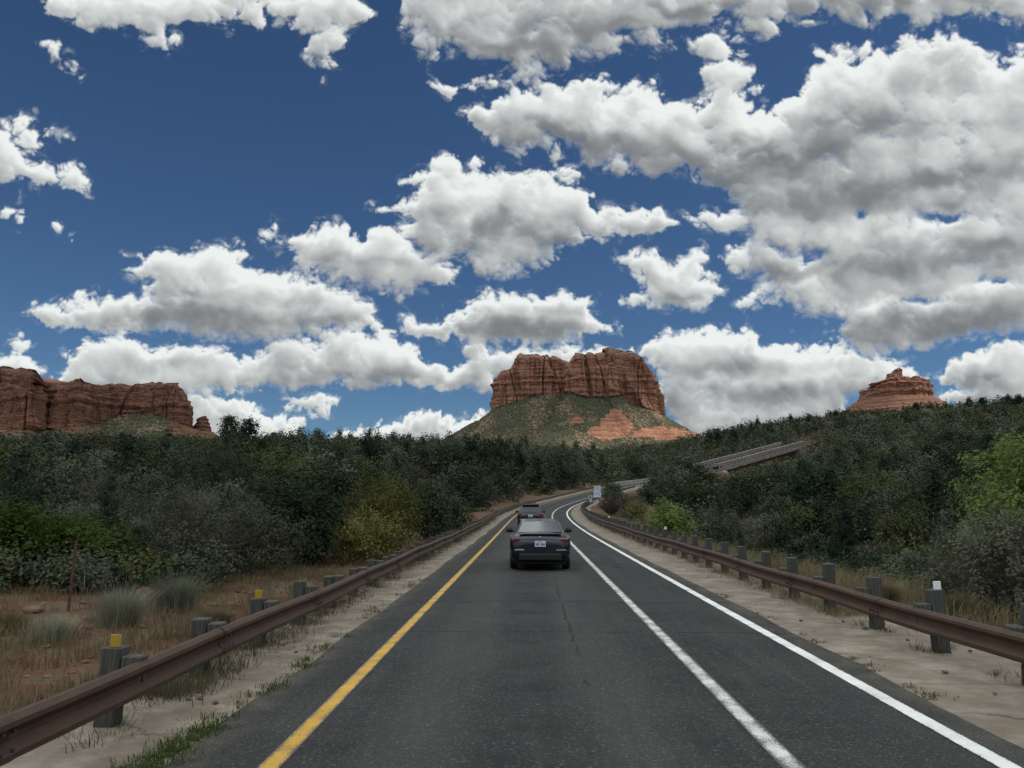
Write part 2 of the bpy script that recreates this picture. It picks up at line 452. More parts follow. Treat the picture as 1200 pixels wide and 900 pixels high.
class MB:
    """collects boxes, tubes and sweeps, then links them as ONE mesh object"""
    def __init__(self):
        self.v, self.f = [], []

    def add(self, verts, faces):
        b = len(self.v)
        self.v += [tuple(map(float, p)) for p in verts]
        self.f += [tuple(i + b for i in q) for q in faces]
        return self

    def box(self, c, s, rz=0.0, bevel=0.0, M=None):
        sx, sy, sz = s[0] / 2, s[1] / 2, s[2] / 2
        if bevel <= 0:
            vs = [(x, y, z) for z in (-sz, sz) for (x, y) in ((-sx, -sy), (sx, -sy), (sx, sy), (-sx, sy))]
            fs = [(3, 2, 1, 0), (4, 5, 6, 7), (0, 1, 5, 4), (1, 2, 6, 5), (2, 3, 7, 6), (3, 0, 4, 7)]
        else:
            b = min(bevel, sx * .9, sy * .9, sz * .9)
            rings = []
            for (z, i) in ((-sz, b), (-sz + b, 0), (sz - b, 0), (sz, b)):
                rx, ry = sx - i, sy - i
                rings.append([(-rx + b, -ry, z), (rx - b, -ry, z), (rx, -ry + b, z), (rx, ry - b, z), (rx - b, ry, z), (-rx + b, ry, z), (-rx, ry - b, z), (-rx, -ry + b, z)])
            vs = [p for r_ in rings for p in r_]
            fs = [tuple(range(7, -1, -1)), tuple(range(24, 32))]
            for k in range(3):
                for i in range(8):
                    j = (i + 1) % 8
                    fs.append((k * 8 + i, k * 8 + j, k * 8 + 8 + j, k * 8 + 8 + i))
        T = Matrix.Translation(Vector(c)) @ Matrix.Rotation(rz, 4, 'Z')
        if M is not None:
            T = T @ M
        return self.add([T @ Vector(p) for p in vs], fs)

    def tube(self, pts, radii, n=8, caps=True):
        pts = [Vector(p) for p in pts]
        if not hasattr(radii, '__len__'):
            radii = [radii] * len(pts)
        vs, fs = [], []
        ref = Vector((0.13, 0.31, 0.94))
        for i, p in enumerate(pts):
            t = (pts[min(i + 1, len(pts) - 1)] - pts[max(i - 1, 0)]).normalized()
            a = t.cross(ref if abs(t.dot(ref)) < .95 else Vector((1, 0, 0))).normalized(); b = t.cross(a)
            for k in range(n):
                w = 2 * math.pi * k / n
                vs.append(p + (a * math.cos(w) + b * math.sin(w)) * radii[i])
        for i in range(len(pts) - 1):
            for k in range(n):
                j = (k + 1) % n
                fs.append((i * n + k, i * n + j, i * n + n + j, i * n + n + k))
        if caps:
            fs.append(tuple(range(n - 1, -1, -1))); fs.append(tuple(range((len(pts) - 1) * n, len(pts) * n)))
        return self.add(vs, fs)

    def grid(self, rows, close=False):
        """rows: list of equally long point lists"""
        n = len(rows[0]); fs = []
        for i in range(len(rows) - 1):
            for k in range(n if close else n - 1):
                j = (k + 1) % n
                fs.append((i * n + k, i * n + j, i * n + n + j, i * n + n + k))
        return self.add([p for r_ in rows for p in r_], fs)

    def build(self, name, mat, parent=None, smooth=False):
        me = bpy.data.meshes.new(name)
        me.from_pydata(self.v, [], self.f)
        me.materials.append(mat)
        me.polygons.foreach_set('use_smooth', [bool(smooth)] * len(me.polygons))
        me.update()
        ob = bpy.data.objects.new(name, me)
        COL.objects.link(ob)
        if parent is not None:
            ob.parent = parent
        return ob


def tag(o, label=None, cat=None, group=None, kind=None):
    for k, v in (('label', label), ('category', cat), ('group', group), ('kind', kind)):
        if v:
            o[k] = v
    return o


def empty(name, loc=(0, 0, 0), rz=0.0):
    o = bpy.data.objects.new(name, None)
    o.empty_display_size = 0.2
    COL.objects.link(o)
    o.location = loc
    o.rotation_euler = (0, 0, rz)
    return o


def copy_tree(o, parent=None, strip=True):
    c = o.copy()
    COL.objects.link(c)
    c.parent = parent
    for ch in o.children:
        copy_tree(ch, c)
    return c


# ---------------------------------------------------------------- materials
def new_mat(name):
    m = bpy.data.materials.new(name)
    m.use_nodes = True
    k = NT(m.node_tree)
    b = m.node_tree.nodes['Principled BSDF']
    return m, k, b


def plain(name, col, rough=0.6, metal=0.0, var=0.25, scale=6.0, bump=0.0, spec=0.4, coat=0.0):
    """colour with a procedural mottling"""
    m, k, b = new_mat(name)
    co = k.n('ShaderNodeTexCoord').outputs['Object']
    n = k.noise(co, scale, 5.0, 0.6)
    f = k.remap(n, 0.3, 0.7)
    k.put(b.inputs['Base Color'], k.mix(f, tuple(c * (1 - var) for c in col), tuple(min(1, c * (1 + var)) for c in col)))
    b.inputs['Roughness'].default_value = rough
    b.inputs['Metallic'].default_value = metal
    b.inputs['Specular IOR Level'].default_value = spec
    b.inputs['Coat Weight'].default_value = coat
    if bump:
        bp = k.n('ShaderNodeBump')
        bp.inputs['Strength'].default_value = bump
        bp.inputs['Distance'].default_value = 0.02
        k.put(bp.inputs['Height'], n)
        k.put(b.inputs['Normal'], bp.outputs[0])
    return m


def leaf_mat(name, dark, light, trans=0.25):
    """foliage: colour runs with the leaf's own tint and from plant to plant"""
    m = bpy.data.materials.new(name)
    m.use_nodes = True
    k = NT(m.node_tree)
    k.t.nodes.clear()
    out = k.n('ShaderNodeOutputMaterial')
    at = k.n('ShaderNodeAttribute', attribute_name='tint')
    oi = k.n('ShaderNodeObjectInfo')
    f = k.math('ADD', k.math('MULTIPLY', at.outputs['Fac'], 0.8), k.math('MULTIPLY', k.math('SUBTRACT', oi.outputs['Random'], 0.5), 0.8), clamp=True)
    c = k.mix(f, dark, light)
    d = k.n('ShaderNodeBsdfDiffuse'); k.put(d.inputs[0], c)
    t = k.n('ShaderNodeBsdfTranslucent'); k.put(t.inputs[0], c)
    mx = k.n('ShaderNodeMixShader'); mx.inputs[0].default_value = trans
    k.t.links.new(d.outputs[0], mx.inputs[1]); k.t.links.new(t.outputs[0], mx.inputs[2])
    k.t.links.new(mx.outputs[0], out.inputs[0])
    return m


def asphalt_mat():
    m, k, b = new_mat('asphalt')
    co = k.n('ShaderNodeTexCoord').outputs['Object']
    uv = k.n('ShaderNodeUVMap'); uv.uv_map = 'UVMap'
    sp = k.n('ShaderNodeSeparateXYZ'); k.put(sp.inputs[0], uv.outputs[0])
    grit = k.noise(co, 36.0, 3.0, 0.75)
    grit2 = k.voro(co, 70.0, 'F1')
    big = k.noise(co, 0.35, 5.0, 0.6)
    mid = k.noise(co, 2.2, 6.0, 0.65)
    base = k.mix(k.remap(big, 0.3, 0.7), (0.021, 0.022, 0.022), (0.037, 0.038, 0.037))
    base = k.mix(k.math('MULTIPLY', k.remap(mid, 0.42, 0.7), 0.45), base, (0.060, 0.059, 0.056))
    # worn wheel tracks, seen along the lane
    o = sp.outputs[0]
    tr = None
    for c in (-0.95, 0.85):
        g = k.remap(k.math('ABSOLUTE', k.math('SUBTRACT', o, c)), 0.15, 0.65, 1.0, 0.0)
        tr = g if tr is None else k.math('MAXIMUM', tr, g)
    base = k.mix(k.math('MULTIPLY', tr, 0.55), base, (0.058, 0.058, 0.056))
    # dusty edges next to the concrete
    dust = k.math('MAXIMUM', k.remap(o, 3.45, 4.05), k.remap(o, -2.35, -2.75))
    dust = k.math('MULTIPLY', dust, k.remap(mid, 0.3, 0.65))
    base = k.mix(k.math('MULTIPLY', dust, 0.55), base, (0.15, 0.13, 0.10))
    mp = k.n('ShaderNodeMapping'); k.put(mp.inputs[0], uv.outputs[0]); mp.inputs['Scale'].default_value = (1.0, 0.10, 1.0)
    stk = k.noise(mp.outputs[0], 2.4, 5.0, 0.65)
    base = k.mix(k.math('MULTIPLY', k.remap(stk, 0.5, 0.72), 0.5), base, (0.066, 0.065, 0.061))
    base = k.mix(k.math('MULTIPLY', k.remap(stk, 0.46, 0.3), 0.5), base, (0.022, 0.022, 0.023))
    # stones showing in the surface
    st = k.remap(grit, 0.54, 0.72)
    base = k.mix(k.math('MULTIPLY', st, 0.55), base, (0.25, 0.245, 0.23))
    base = k.mix(k.math('MULTIPLY', k.remap(grit2, 0.0, 0.35, 1.0, 0.0), 0.5), base, (0.014, 0.014, 0.015))
    # cracks: joints across the lane every few metres and a wandering one along it
    wv = k.vmath('SCALE', k.vmath('SUBTRACT', k.noise(co, 1.6, 6.0, 0.7, out=1), (0.5, 0.5, 0.5)), 0.30)
    wo = k.vmath('ADD', uv.outputs[0], wv)
    s2 = k.n('ShaderNodeSeparateXYZ'); k.put(s2.inputs[0], wo)
    md = k.math('PINGPONG', k.math('ADD', s2.outputs[1], 1.1), 3.3)
    cr = k.remap(md, 0.0, 0.05, 1.0, 0.0)
    keep = k.remap(k.noise(co, 0.9, 2.0, 0.5), 0.36, 0.50)
    cr = k.math('MULTIPLY', cr, keep)
    lc = k.remap(k.math('ABSOLUTE', k.math('SUBTRACT', s2.outputs[0], 0.62)), 0.0, 0.026, 1.0, 0.0)
    lc = k.math('MULTIPLY', lc, k.remap(k.noise(co, 0.55, 2.0, 0.5), 0.45, 0.55))
    cr = k.math('MAXIMUM', cr, lc)
    base = k.mix(k.math('MULTIPLY', cr, 0.65), base, (0.012, 0.012, 0.012))
    # tar seals run over some of the cracks
    sealw = k.vmath('ADD', uv.outputs[0], k.vmath('SCALE', k.vmath('SUBTRACT', k.noise(co, 0.8, 3.0, 0.6, out=1), (0.5, 0.5, 0.5)), 0.9))
    s3 = k.n('ShaderNodeSeparateXYZ'); k.put(s3.inputs[0], sealw)
    seal = k.remap(k.math('PINGPONG', k.math('ADD', s3.outputs[1], 2.3), 9.0), 0.03, 0.05, 1.0, 0.0)
    seal = k.math('MAXIMUM', seal, k.math('MULTIPLY', k.remap(k.math('ABSOLUTE', k.math('SUBTRACT', s3.outputs[0], 2.75)), 0.02, 0.035, 1.0, 0.0), k.remap(k.noise(co, 0.22, 1.0), 0.5, 0.53)))
    base = k.mix(k.math('MULTIPLY', seal, 0.8), base, (0.012, 0.012, 0.012))
    # oil drips along the middle of the lane
    oil = k.math('MULTIPLY', k.remap(k.math('ABSOLUTE', o), 0.05, 0.55, 1.0, 0.0), k.remap(k.noise(co, 1.1, 4.0, 0.6), 0.48, 0.66))
    base = k.mix(k.math('MULTIPLY', oil, 0.55), base, (0.014, 0.014, 0.015))
    k.put(b.inputs['Base Color'], base)
    k.put(b.inputs['Roughness'], k.remap(mid, 0.3, 0.7, 0.72, 0.9))
    b.inputs['Specular IOR Level'].default_value = 0.16
    bp = k.n('ShaderNodeBump'); bp.inputs['Strength'].default_value = 0.8; bp.inputs['Distance'].default_value = 0.010
    k.put(bp.inputs['Height'], k.math('SUBTRACT', grit, k.math('MULTIPLY', cr, 2.0))); k.put(b.inputs['Normal'], bp.outputs[0])
    return m


def paint_mat(name, col, wear):
    m, k, b = new_mat(name)
    co = k.n('ShaderNodeTexCoord').outputs['Object']
    uv = k.n('ShaderNodeUVMap'); uv.uv_map = 'UVMap'
    sp = k.n('ShaderNodeSeparateXYZ'); k.put(sp.inputs[0], uv.outputs[0])
    grit = k.noise(co, 70.0, 4.0, 0.7)
    mid = k.noise(co, 3.0, 5.0, 0.6)
    # u runs 0..1 across the stripe: the edges are worn first
    e = k.math('MULTIPLY', k.math('ABSOLUTE', k.math('SUBTRACT', sp.outputs[0], 0.5)), 2.0)
    th = k.math('ADD', k.math('MULTIPLY', k.math('POWER', e, 3.0), 0.30), wear)
    th = k.math('ADD', th, k.math('MULTIPLY', k.math('SUBTRACT', mid, 0.5), 0.45))
    f = k.math('MULTIPLY', k.math('SUBTRACT', grit, k.math('SUBTRACT', th, 0.04)), 9.0, clamp=True)
    dirt = k.mix(k.remap(mid, 0.3, 0.75), col, tuple(c * .72 for c in col))
    k.put(b.inputs['Base Color'], k.mix(f, (0.085, 0.085, 0.082), dirt))
    b.inputs['Roughness'].default_value = 0.75
    bp = k.n('ShaderNodeBump'); bp.inputs['Strength'].default_value = 0.4; bp.inputs['Distance'].default_value = 0.004
    k.put(bp.inputs['Height'], grit); k.put(b.inputs['Normal'], bp.outputs[0])
    return m


def concrete_mat():
    m, k, b = new_mat('roadside_concrete')
    co = k.n('ShaderNodeTexCoord').outputs['Object']
    uv = k.n('ShaderNodeUVMap'); uv.uv_map = 'UVMap'
    big = k.noise(co, 0.5, 6.0, 0.65); fine = k.noise(co, 28.0, 5.0, 0.7); mid = k.noise(co, 3.0, 6.0, 0.6)
    base = k.mix(k.remap(big, 0.3, 0.7), (0.215, 0.183, 0.145), (0.345, 0.305, 0.245))
    base = k.mix(k.math('MULTIPLY', k.remap(mid, 0.48, 0.72), 0.7), base, (0.165, 0.118, 0.083))
    base = k.mix(k.math('MULTIPLY', k.remap(fine, 0.5, 0.8), 0.45), base, (0.15, 0.125, 0.10))
    spo = k.n('ShaderNodeSeparateXYZ'); k.put(spo.inputs[0], uv.outputs[0])
    dirt = k.math('MAXIMUM', k.remap(spo.outputs[0], -3.15, -4.1), k.remap(spo.outputs[0], 5.0, 6.1))
    dirt = k.math('MAXIMUM', dirt, k.math('MAXIMUM', k.remap(spo.outputs[0], 4.25, 4.0), k.remap(spo.outputs[0], -2.95, -2.75)))
    dirt = k.math('MULTIPLY', dirt, k.remap(k.noise(co, 1.7, 5.0, 0.65), 0.3, 0.62))
    base = k.mix(k.math('MULTIPLY', dirt, 0.75), base, (0.135, 0.100, 0.070))
    # specks of gravel
    v = k.voro(co, 13.0, 'F1')
    sel = k.remap(k.noise(co, 9.0, 1.0, 0.5), 0.55, 0.62)
    base = k.mix(k.math('MULTIPLY', k.remap(v, 0.10, 0.18, 1.0, 0.0), sel), base, (0.075, 0.062, 0.05))
    # joints
    wv = k.vmath('SCALE', k.vmath('SUBTRACT', k.noise(co, 2.0, 5.0, 0.6, out=1), (0.5, 0.5, 0.5)), 0.08)
    s2 = k.n('ShaderNodeSeparateXYZ'); k.put(s2.inputs[0], k.vmath('ADD', uv.outputs[0], wv))
    j = k.remap(k.math('PINGPONG', k.math('ADD', s2.outputs[1], 0.4), 1.55), 0.0, 0.02, 1.0, 0.0)
    cr = k.voro(k.vmath('ADD', co, k.vmath('SCALE', wv, 6.0)), 0.55, 'DISTANCE_TO_EDGE')
    cr = k.math('MULTIPLY', k.remap(cr, 0.0, 0.012, 1.0, 0.0), k.remap(k.noise(co, 0.6, 2.0), 0.45, 0.6))
    j = k.math('MAXIMUM', j, cr)
    base = k.mix(k.math('MULTIPLY', j, 0.8), base, (0.04, 0.033, 0.026))
    k.put(b.inputs['Base Color'], base)
    b.inputs['Roughness'].default_value = 0.9
    bp = k.n('ShaderNodeBump'); bp.inputs['Strength'].default_value = 0.5; bp.inputs['Distance'].default_value = 0.01
    k.put(bp.inputs['Height'], k.math('SUBTRACT', k.math('ADD', fine, mid), k.math('MULTIPLY', j, 1.5))); k.put(b.inputs['Normal'], bp.outputs[0])
    return m


def ground_mat():
    m, k, b = new_mat('red_soil')
    co = k.n('ShaderNodeTexCoord').outputs['Object']
    a = k.noise(co, 0.06, 6.0, 0.6); c = k.noise(co, 0.9, 7.0, 0.65); d = k.noise(co, 9.0, 6.0, 0.7)
    soil = k.mix(k.remap(c, 0.3, 0.7), (0.112, 0.054, 0.038), (0.180, 0.104, 0.074))
    litter = k.mix(k.remap(d, 0.3, 0.7), (0.068, 0.057, 0.034), (0.135, 0.115, 0.068))
    f = k.remap(k.math('ADD', k.math('MULTIPLY', a, 0.4), k.math('MULTIPLY', c, 0.6)), 0.43, 0.59)
    base = k.mix(f, soil, litter)
    base = k.mix(k.math('MULTIPLY', k.remap(d, 0.5, 0.8), 0.5), base, (0.25, 0.18, 0.13))
    base = k.mix(k.math('MULTIPLY', k.remap(d, 0.5, 0.25), 0.6), base, (0.06, 0.034, 0.022))
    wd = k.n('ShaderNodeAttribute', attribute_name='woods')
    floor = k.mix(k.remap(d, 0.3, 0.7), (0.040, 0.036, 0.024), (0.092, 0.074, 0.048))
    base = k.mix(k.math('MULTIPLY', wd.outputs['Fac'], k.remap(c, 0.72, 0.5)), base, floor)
    k.put(b.inputs['Base Color'], base)
    b.inputs['Roughness'].default_value = 0.95
    b.inputs['Specular IOR Level'].default_value = 0.1
    bp = k.n('ShaderNodeBump'); bp.inputs['Strength'].default_value = 0.8; bp.inputs['Distance'].default_value = 0.06
    k.put(bp.inputs['Height'], d); k.put(b.inputs['Normal'], bp.outputs[0])
    return m


def rust_mat():
    m, k, b = new_mat('weathered_steel')
    co = k.n('ShaderNodeTexCoord').outputs['Object']
    a = k.noise(co, 2.2, 6.0, 0.65); f = k.noise(co, 40.0, 4.0, 0.7)
    mp = k.n('ShaderNodeMapping'); k.put(mp.inputs[0], co); mp.inputs['Scale'].default_value = (7, 7, 0.8)
    st = k.noise(mp.outputs[0], 3.0, 4.0, 0.6)
    base = k.mix(k.remap(a, 0.3, 0.7), (0.052, 0.029, 0.018), (0.084, 0.048, 0.030))
    base = k.mix(k.math('MULTIPLY', k.remap(st, 0.5, 0.75), 0.5), base, (0.055, 0.033, 0.028))
    base = k.mix(k.math('MULTIPLY', k.remap(f, 0.55, 0.8), 0.35), base, (0.20, 0.13, 0.10))
    k.put(b.inputs['Base Color'], base)
    k.put(b.inputs['Roughness'], k.remap(a, 0.3, 0.7, 0.48, 0.68))
    b.inputs['Metallic'].default_value = 0.0
    b.inputs['Specular IOR Level'].default_value = 0.28
    bp = k.n('ShaderNodeBump'); bp.inputs['Strength'].default_value = 0.25; bp.inputs['Distance'].default_value = 0.004
    k.put(bp.inputs['Height'], f); k.put(b.inputs['Normal'], bp.outputs[0])
    return m


def wood_mat():
    m, k, b = new_mat('weathered_timber')
    co = k.n('ShaderNodeTexCoord').outputs['Object']
    mp = k.n('ShaderNodeMapping'); k.put(mp.inputs[0], co); mp.inputs['Scale'].default_value = (1, 1, 0.06)
    g = k.noise(mp.outputs[0], 42.0, 5.0, 0.65); a = k.noise(co, 3.0, 4.0, 0.6)
    base = k.mix(k.remap(g, 0.3, 0.7), (0.030, 0.032, 0.029), (0.085, 0.084, 0.072))
    base = k.mix(k.math('MULTIPLY', k.remap(a, 0.45, 0.7), 0.5), base, (0.040, 0.050, 0.044))
    base = k.mix(k.remap(g, 0.36, 0.28), base, (0.02, 0.019, 0.017))
    k.put(b.inputs['Base Color'], base)
    b.inputs['Roughness'].default_value = 0.85
    bp = k.n('ShaderNodeBump'); bp.inputs['Strength'].default_value = 0.7; bp.inputs['Distance'].default_value = 0.008
    k.put(bp.inputs['Height'], g); k.put(b.inputs['Normal'], bp.outputs[0])
    return m


def cliff_mat(name, z0, z1, pale_top=0.8, scale=1.0, tone=1.0):
    """layered sandstone: bands by height, dark varnish streaks, scrub on the debris slopes ('bare' = 1 means naked rock)"""
    m, k, b = new_mat(name)
    co = k.n('ShaderNodeTexCoord').outputs['Object']
    sp = k.n('ShaderNodeSeparateXYZ'); k.put(sp.inputs[0], co)
    wob = k.noise(co, 0.012 * scale, 4.0, 0.55)
    zz = k.math('ADD', sp.outputs[2], k.math('MULTIPLY', k.math('SUBTRACT', wob, 0.5), 26.0 / scale))
    t = k.remap(zz, z0, z1, smooth=False)
    one = k.n('ShaderNodeCombineXYZ'); k.put(one.inputs[2], zz)
    band = k.noise(one.outputs[0], 0.10 * scale, 6.0, 0.7)
    red = k.mix(k.remap(band, 0.35, 0.65), (0.225, 0.108, 0.074), (0.400, 0.210, 0.148))
    pale = k.mix(k.remap(band, 0.4, 0.6), (0.30, 0.165, 0.115), (0.46, 0.33, 0.24))
    rock = k.mix(k.math('MULTIPLY', k.remap(t, 0.66, 0.90), pale_top), red, pale)
    rock = k.mix(k.math('MULTIPLY', k.remap(band, 0.57, 0.66), 0.6), rock, (0.52, 0.35, 0.25))
    mp = k.n('ShaderNodeMapping'); k.put(mp.inputs[0], co); mp.inputs['Scale'].default_value = (1, 1, 0.14)
    rock = k.mix(k.math('MULTIPLY', k.remap(t, 0.12, -0.05), 0.8), rock, k.mix(k.remap(k.noise(one.outputs[0], 0.28 * scale, 3.0, 0.6), 0.4, 0.58), (0.24, 0.105, 0.062), (0.52, 0.27, 0.165)))  # low orange rock: sunlight and ledge shade put into its strata colours
    st = k.noise(mp.outputs[0], 0.075 * scale, 6.0, 0.65)
    rock = k.mix(k.math('MULTIPLY', k.remap(st, 0.52, 0.74), 0.5), rock, (0.085, 0.052, 0.042))
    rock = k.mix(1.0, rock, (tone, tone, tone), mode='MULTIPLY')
    fine = k.noise(co, 0.35 * scale, 6.0, 0.7)
    rock = k.mix(k.math('MULTIPLY', k.remap(fine, 0.55, 0.35), 0.35), rock, (0.13, 0.062, 0.044))
    # scrub slopes
    soil = k.mix(k.remap(fine, 0.35, 0.65), (0.15, 0.098, 0.064), (0.25, 0.185, 0.122))
    v = k.voro(co, 0.19 * scale, 'F1', 1.0, 0.6)
    cov = k.noise(co, 0.016 * scale, 4.0, 0.6)
    rad = k.remap(cov, 0.30, 0.68, 0.80, 1.3)
    sh = k.math('MULTIPLY', k.math('SUBTRACT', rad, v), 7.0, clamp=True)
    green = k.mix(k.remap(k.noise(co, 0.3 * scale, 2.0), 0.35, 0.65), (0.030, 0.035, 0.021), (0.080, 0.084, 0.050))
    scrub = k.mix(sh, soil, green)
    at = k.n('ShaderNodeAttribute', attribute_name='bare')
    bare = k.math('ADD', at.outputs['Fac'], k.math('MULTIPLY', k.math('SUBTRACT', k.noise(co, 0.05 * scale, 6.0, 0.7), 0.5), 1.7))
    f = k.remap(bare, 0.42, 0.58)
    k.put(b.inputs['Base Color'], k.mix(f, scrub, rock))
    b.inputs['Roughness'].default_value = 0.92
    b.inputs['Specular IOR Level'].default_value = 0.15
    bp = k.n('ShaderNodeBump'); bp.inputs['Strength'].default_value = 0.9; bp.inputs['Distance'].default_value = 3.0 / scale
    hh = k.mix(f, sh, k.math('ADD', fine, k.math('MULTIPLY', band, 0.8)))
    k.put(bp.inputs['Height'], hh); k.put(b.inputs['Normal'], bp.outputs[0])
    return m


M = {}
M['asphalt'] = asphalt_mat()
M['yellow'] = paint_mat('yellow_paint', (0.60, 0.35, 0.045), 0.36)
M['white'] = paint_mat('white_paint', (0.80, 0.80, 0.77), 0.24)
M['white_worn'] = paint_mat('worn_white_paint', (0.66, 0.66, 0.63), 0.41)
M['concrete'] = concrete_mat()
M['ground'] = ground_mat()
M['rust'] = rust_mat()
M['wood'] = wood_mat()
M['bridge'] = plain('bridge_concrete', (0.20, 0.175, 0.160), 0.85, var=0.3, scale=0.8)
M['bridge_dark'] = plain('bridge_girder', (0.10, 0.088, 0.080), 0.8, var=0.3)
M['refl_yellow'] = plain('yellow_reflector', (0.36, 0.25, 0.03), 0.35, var=0.1, scale=20)
M['refl_white'] = plain('white_reflector', (0.75, 0.77, 0.76), 0.35, var=0.08, scale=20)
M['steel'] = plain('galvanised_steel', (0.33, 0.34, 0.35), 0.45, metal=0.6, var=0.15)
M['bolt'] = plain('bolt_steel', (0.09, 0.065, 0.05), 0.5, metal=0.5)
M['rusty_post'] = plain('rusty_post', (0.095, 0.045, 0.030), 0.8, var=0.4, scale=14)
M['bark'] = plain('bark', (0.085, 0.068, 0.056), 0.95, var=0.45, scale=9, bump=0.8)
M['grey_bark'] = plain('grey_bark', (0.17, 0.15, 0.14), 0.95, var=0.35, scale=9, bump=0.8)
M['red_rock'] = plain('red_rock', (0.15, 0.080, 0.062), 0.9, var=0.35, scale=5, bump=0.8)


# ---------------------------------------------------------------- the road's course (plan curve and grade)
def road_path():
    ks = [0, 40, 70, 100, 140, 180, 220]; kv = [0, 0.00005, 0.0008, 0.0040, 0.0042, 0.0012, 0.0]
    gs = [0, 40, 80, 120, 160, 200]; gv = [0, 0.0035, 0.0205, 0.0400, 0.0780, 0.0590]
    s = np.arange(0, 186, 1.0)
    th = np.cumsum(np.interp(s, ks, kv)); z = np.cumsum(np.interp(s, gs, gv))
    pts = np.stack([np.cumsum(np.sin(th)), np.cumsum(np.cos(th)), z], -1)
    back = np.stack([0 * np.arange(-80, 1), np.arange(-80., 1), 0 * np.arange(-80., 1)], -1)
    pts = np.concatenate([back, pts])
    # on to the bridge and up the far hill
    A = pts[-1]; ha = np.array([math.sin(th[-1]), math.cos(th[-1]), 0.06])
    left = np.array([-math.cos(R(37)), math.sin(R(37)), 0])
    B = at_y(842, 551.5, 250) + left * 4.6; Cc = at_y(943, 523.0, 312) + left * 4.6
    hb = (Cc - B) / np.linalg.norm(Cc - B)
    L = np.linalg.norm(B - A); t = np.linspace(0, 1, 64)[1:, None]
    h = (2 * t**3 - 3 * t**2 + 1) * A + (t**3 - 2 * t**2 + t) * ha * L + (-2 * t**3 + 3 * t**2) * B + (t**3 - t**2) * hb * L
    n1 = len(pts) + len(h)
    br = B + hb * np.arange(1, int(np.linalg.norm(Cc - B)) + 1)[:, None]
    far = br[-1] + np.stack([hb[0] * np.arange(1, 22) + .004 * np.arange(1, 22)**2, hb[1] * np.arange(1, 22), 0.07 * np.arange(1, 22)], -1)
    P = np.concatenate([pts, h, br, far])
    return P, n1, n1 + len(br)


PATH, BR0, BR1 = road_path()
_tan = np.gradient(PATH[:, :2], axis=0); _tan /= np.linalg.norm(_tan, axis=1)[:, None]
RIGHT = np.stack([_tan[:, 1], -_tan[:, 0], 0 * _tan[:, 0]], -1)
ARC = np.concatenate([[0], np.cumsum(np.linalg.norm(np.diff(PATH[:, :2], axis=0), axis=1))]) - 80.0


def off(i, o, dz=0.0):
    return PATH[i] + RIGHT[i] * o + np.array([0, 0, dz])


def near_road(x, y):
    """(signed offset to the right, road height, path index) for points near the road; far ones get offset 1e3"""
    x = np.asarray(x, float).ravel(); y = np.asarray(y, float).ravel()
    o = np.full(x.shape, 1e3); z = np.zeros(x.shape); idx = np.zeros(x.shape, int)
    m = np.where((x > -60) & (x < 220) & (y > -140) & (y < 460))[0]
    for c in range(0, len(m), 20000):
        q = m[c:c + 20000]
        d2 = (x[q, None] - PATH[None, :, 0]) ** 2 + (y[q, None] - PATH[None, :, 1]) ** 2
        i = d2.argmin(1)
        dx = x[q] - PATH[i, 0]; dy = y[q] - PATH[i, 1]
        along = dx * _tan[i, 0] + dy * _tan[i, 1]
        oo = dx * RIGHT[i, 0] + dy * RIGHT[i, 1]
        ok = np.abs(along) < 2.0
        o[q] = np.where(ok, oo, 1e3); z[q] = PATH[i, 2]; idx[q] = i
    return o, z, idx


# skyline of the wooded hills: photo x, photo y of the bare ground, distance
_SKX = np.array([-200, 0, 200, 300, 450, 560, 640, 700, 780, 850, 950, 1050, 1200, 1400])
_SKY = np.array([531, 532, 535, 536, 531, 528, 533, 536, 526, 511, 498, 493, 490, 488])
_SKD = np.array([190, 190, 190, 200, 230, 290, 430, 560, 520, 450, 420, 380, 330, 300])
_SAZ = np.array([math.atan2(*pix_dir(a, 560)[:2]) for a in _SKX])


def smooth01(t):
    t = np.clip(t, 0, 1)
    return t * t * (3 - 2 * t)


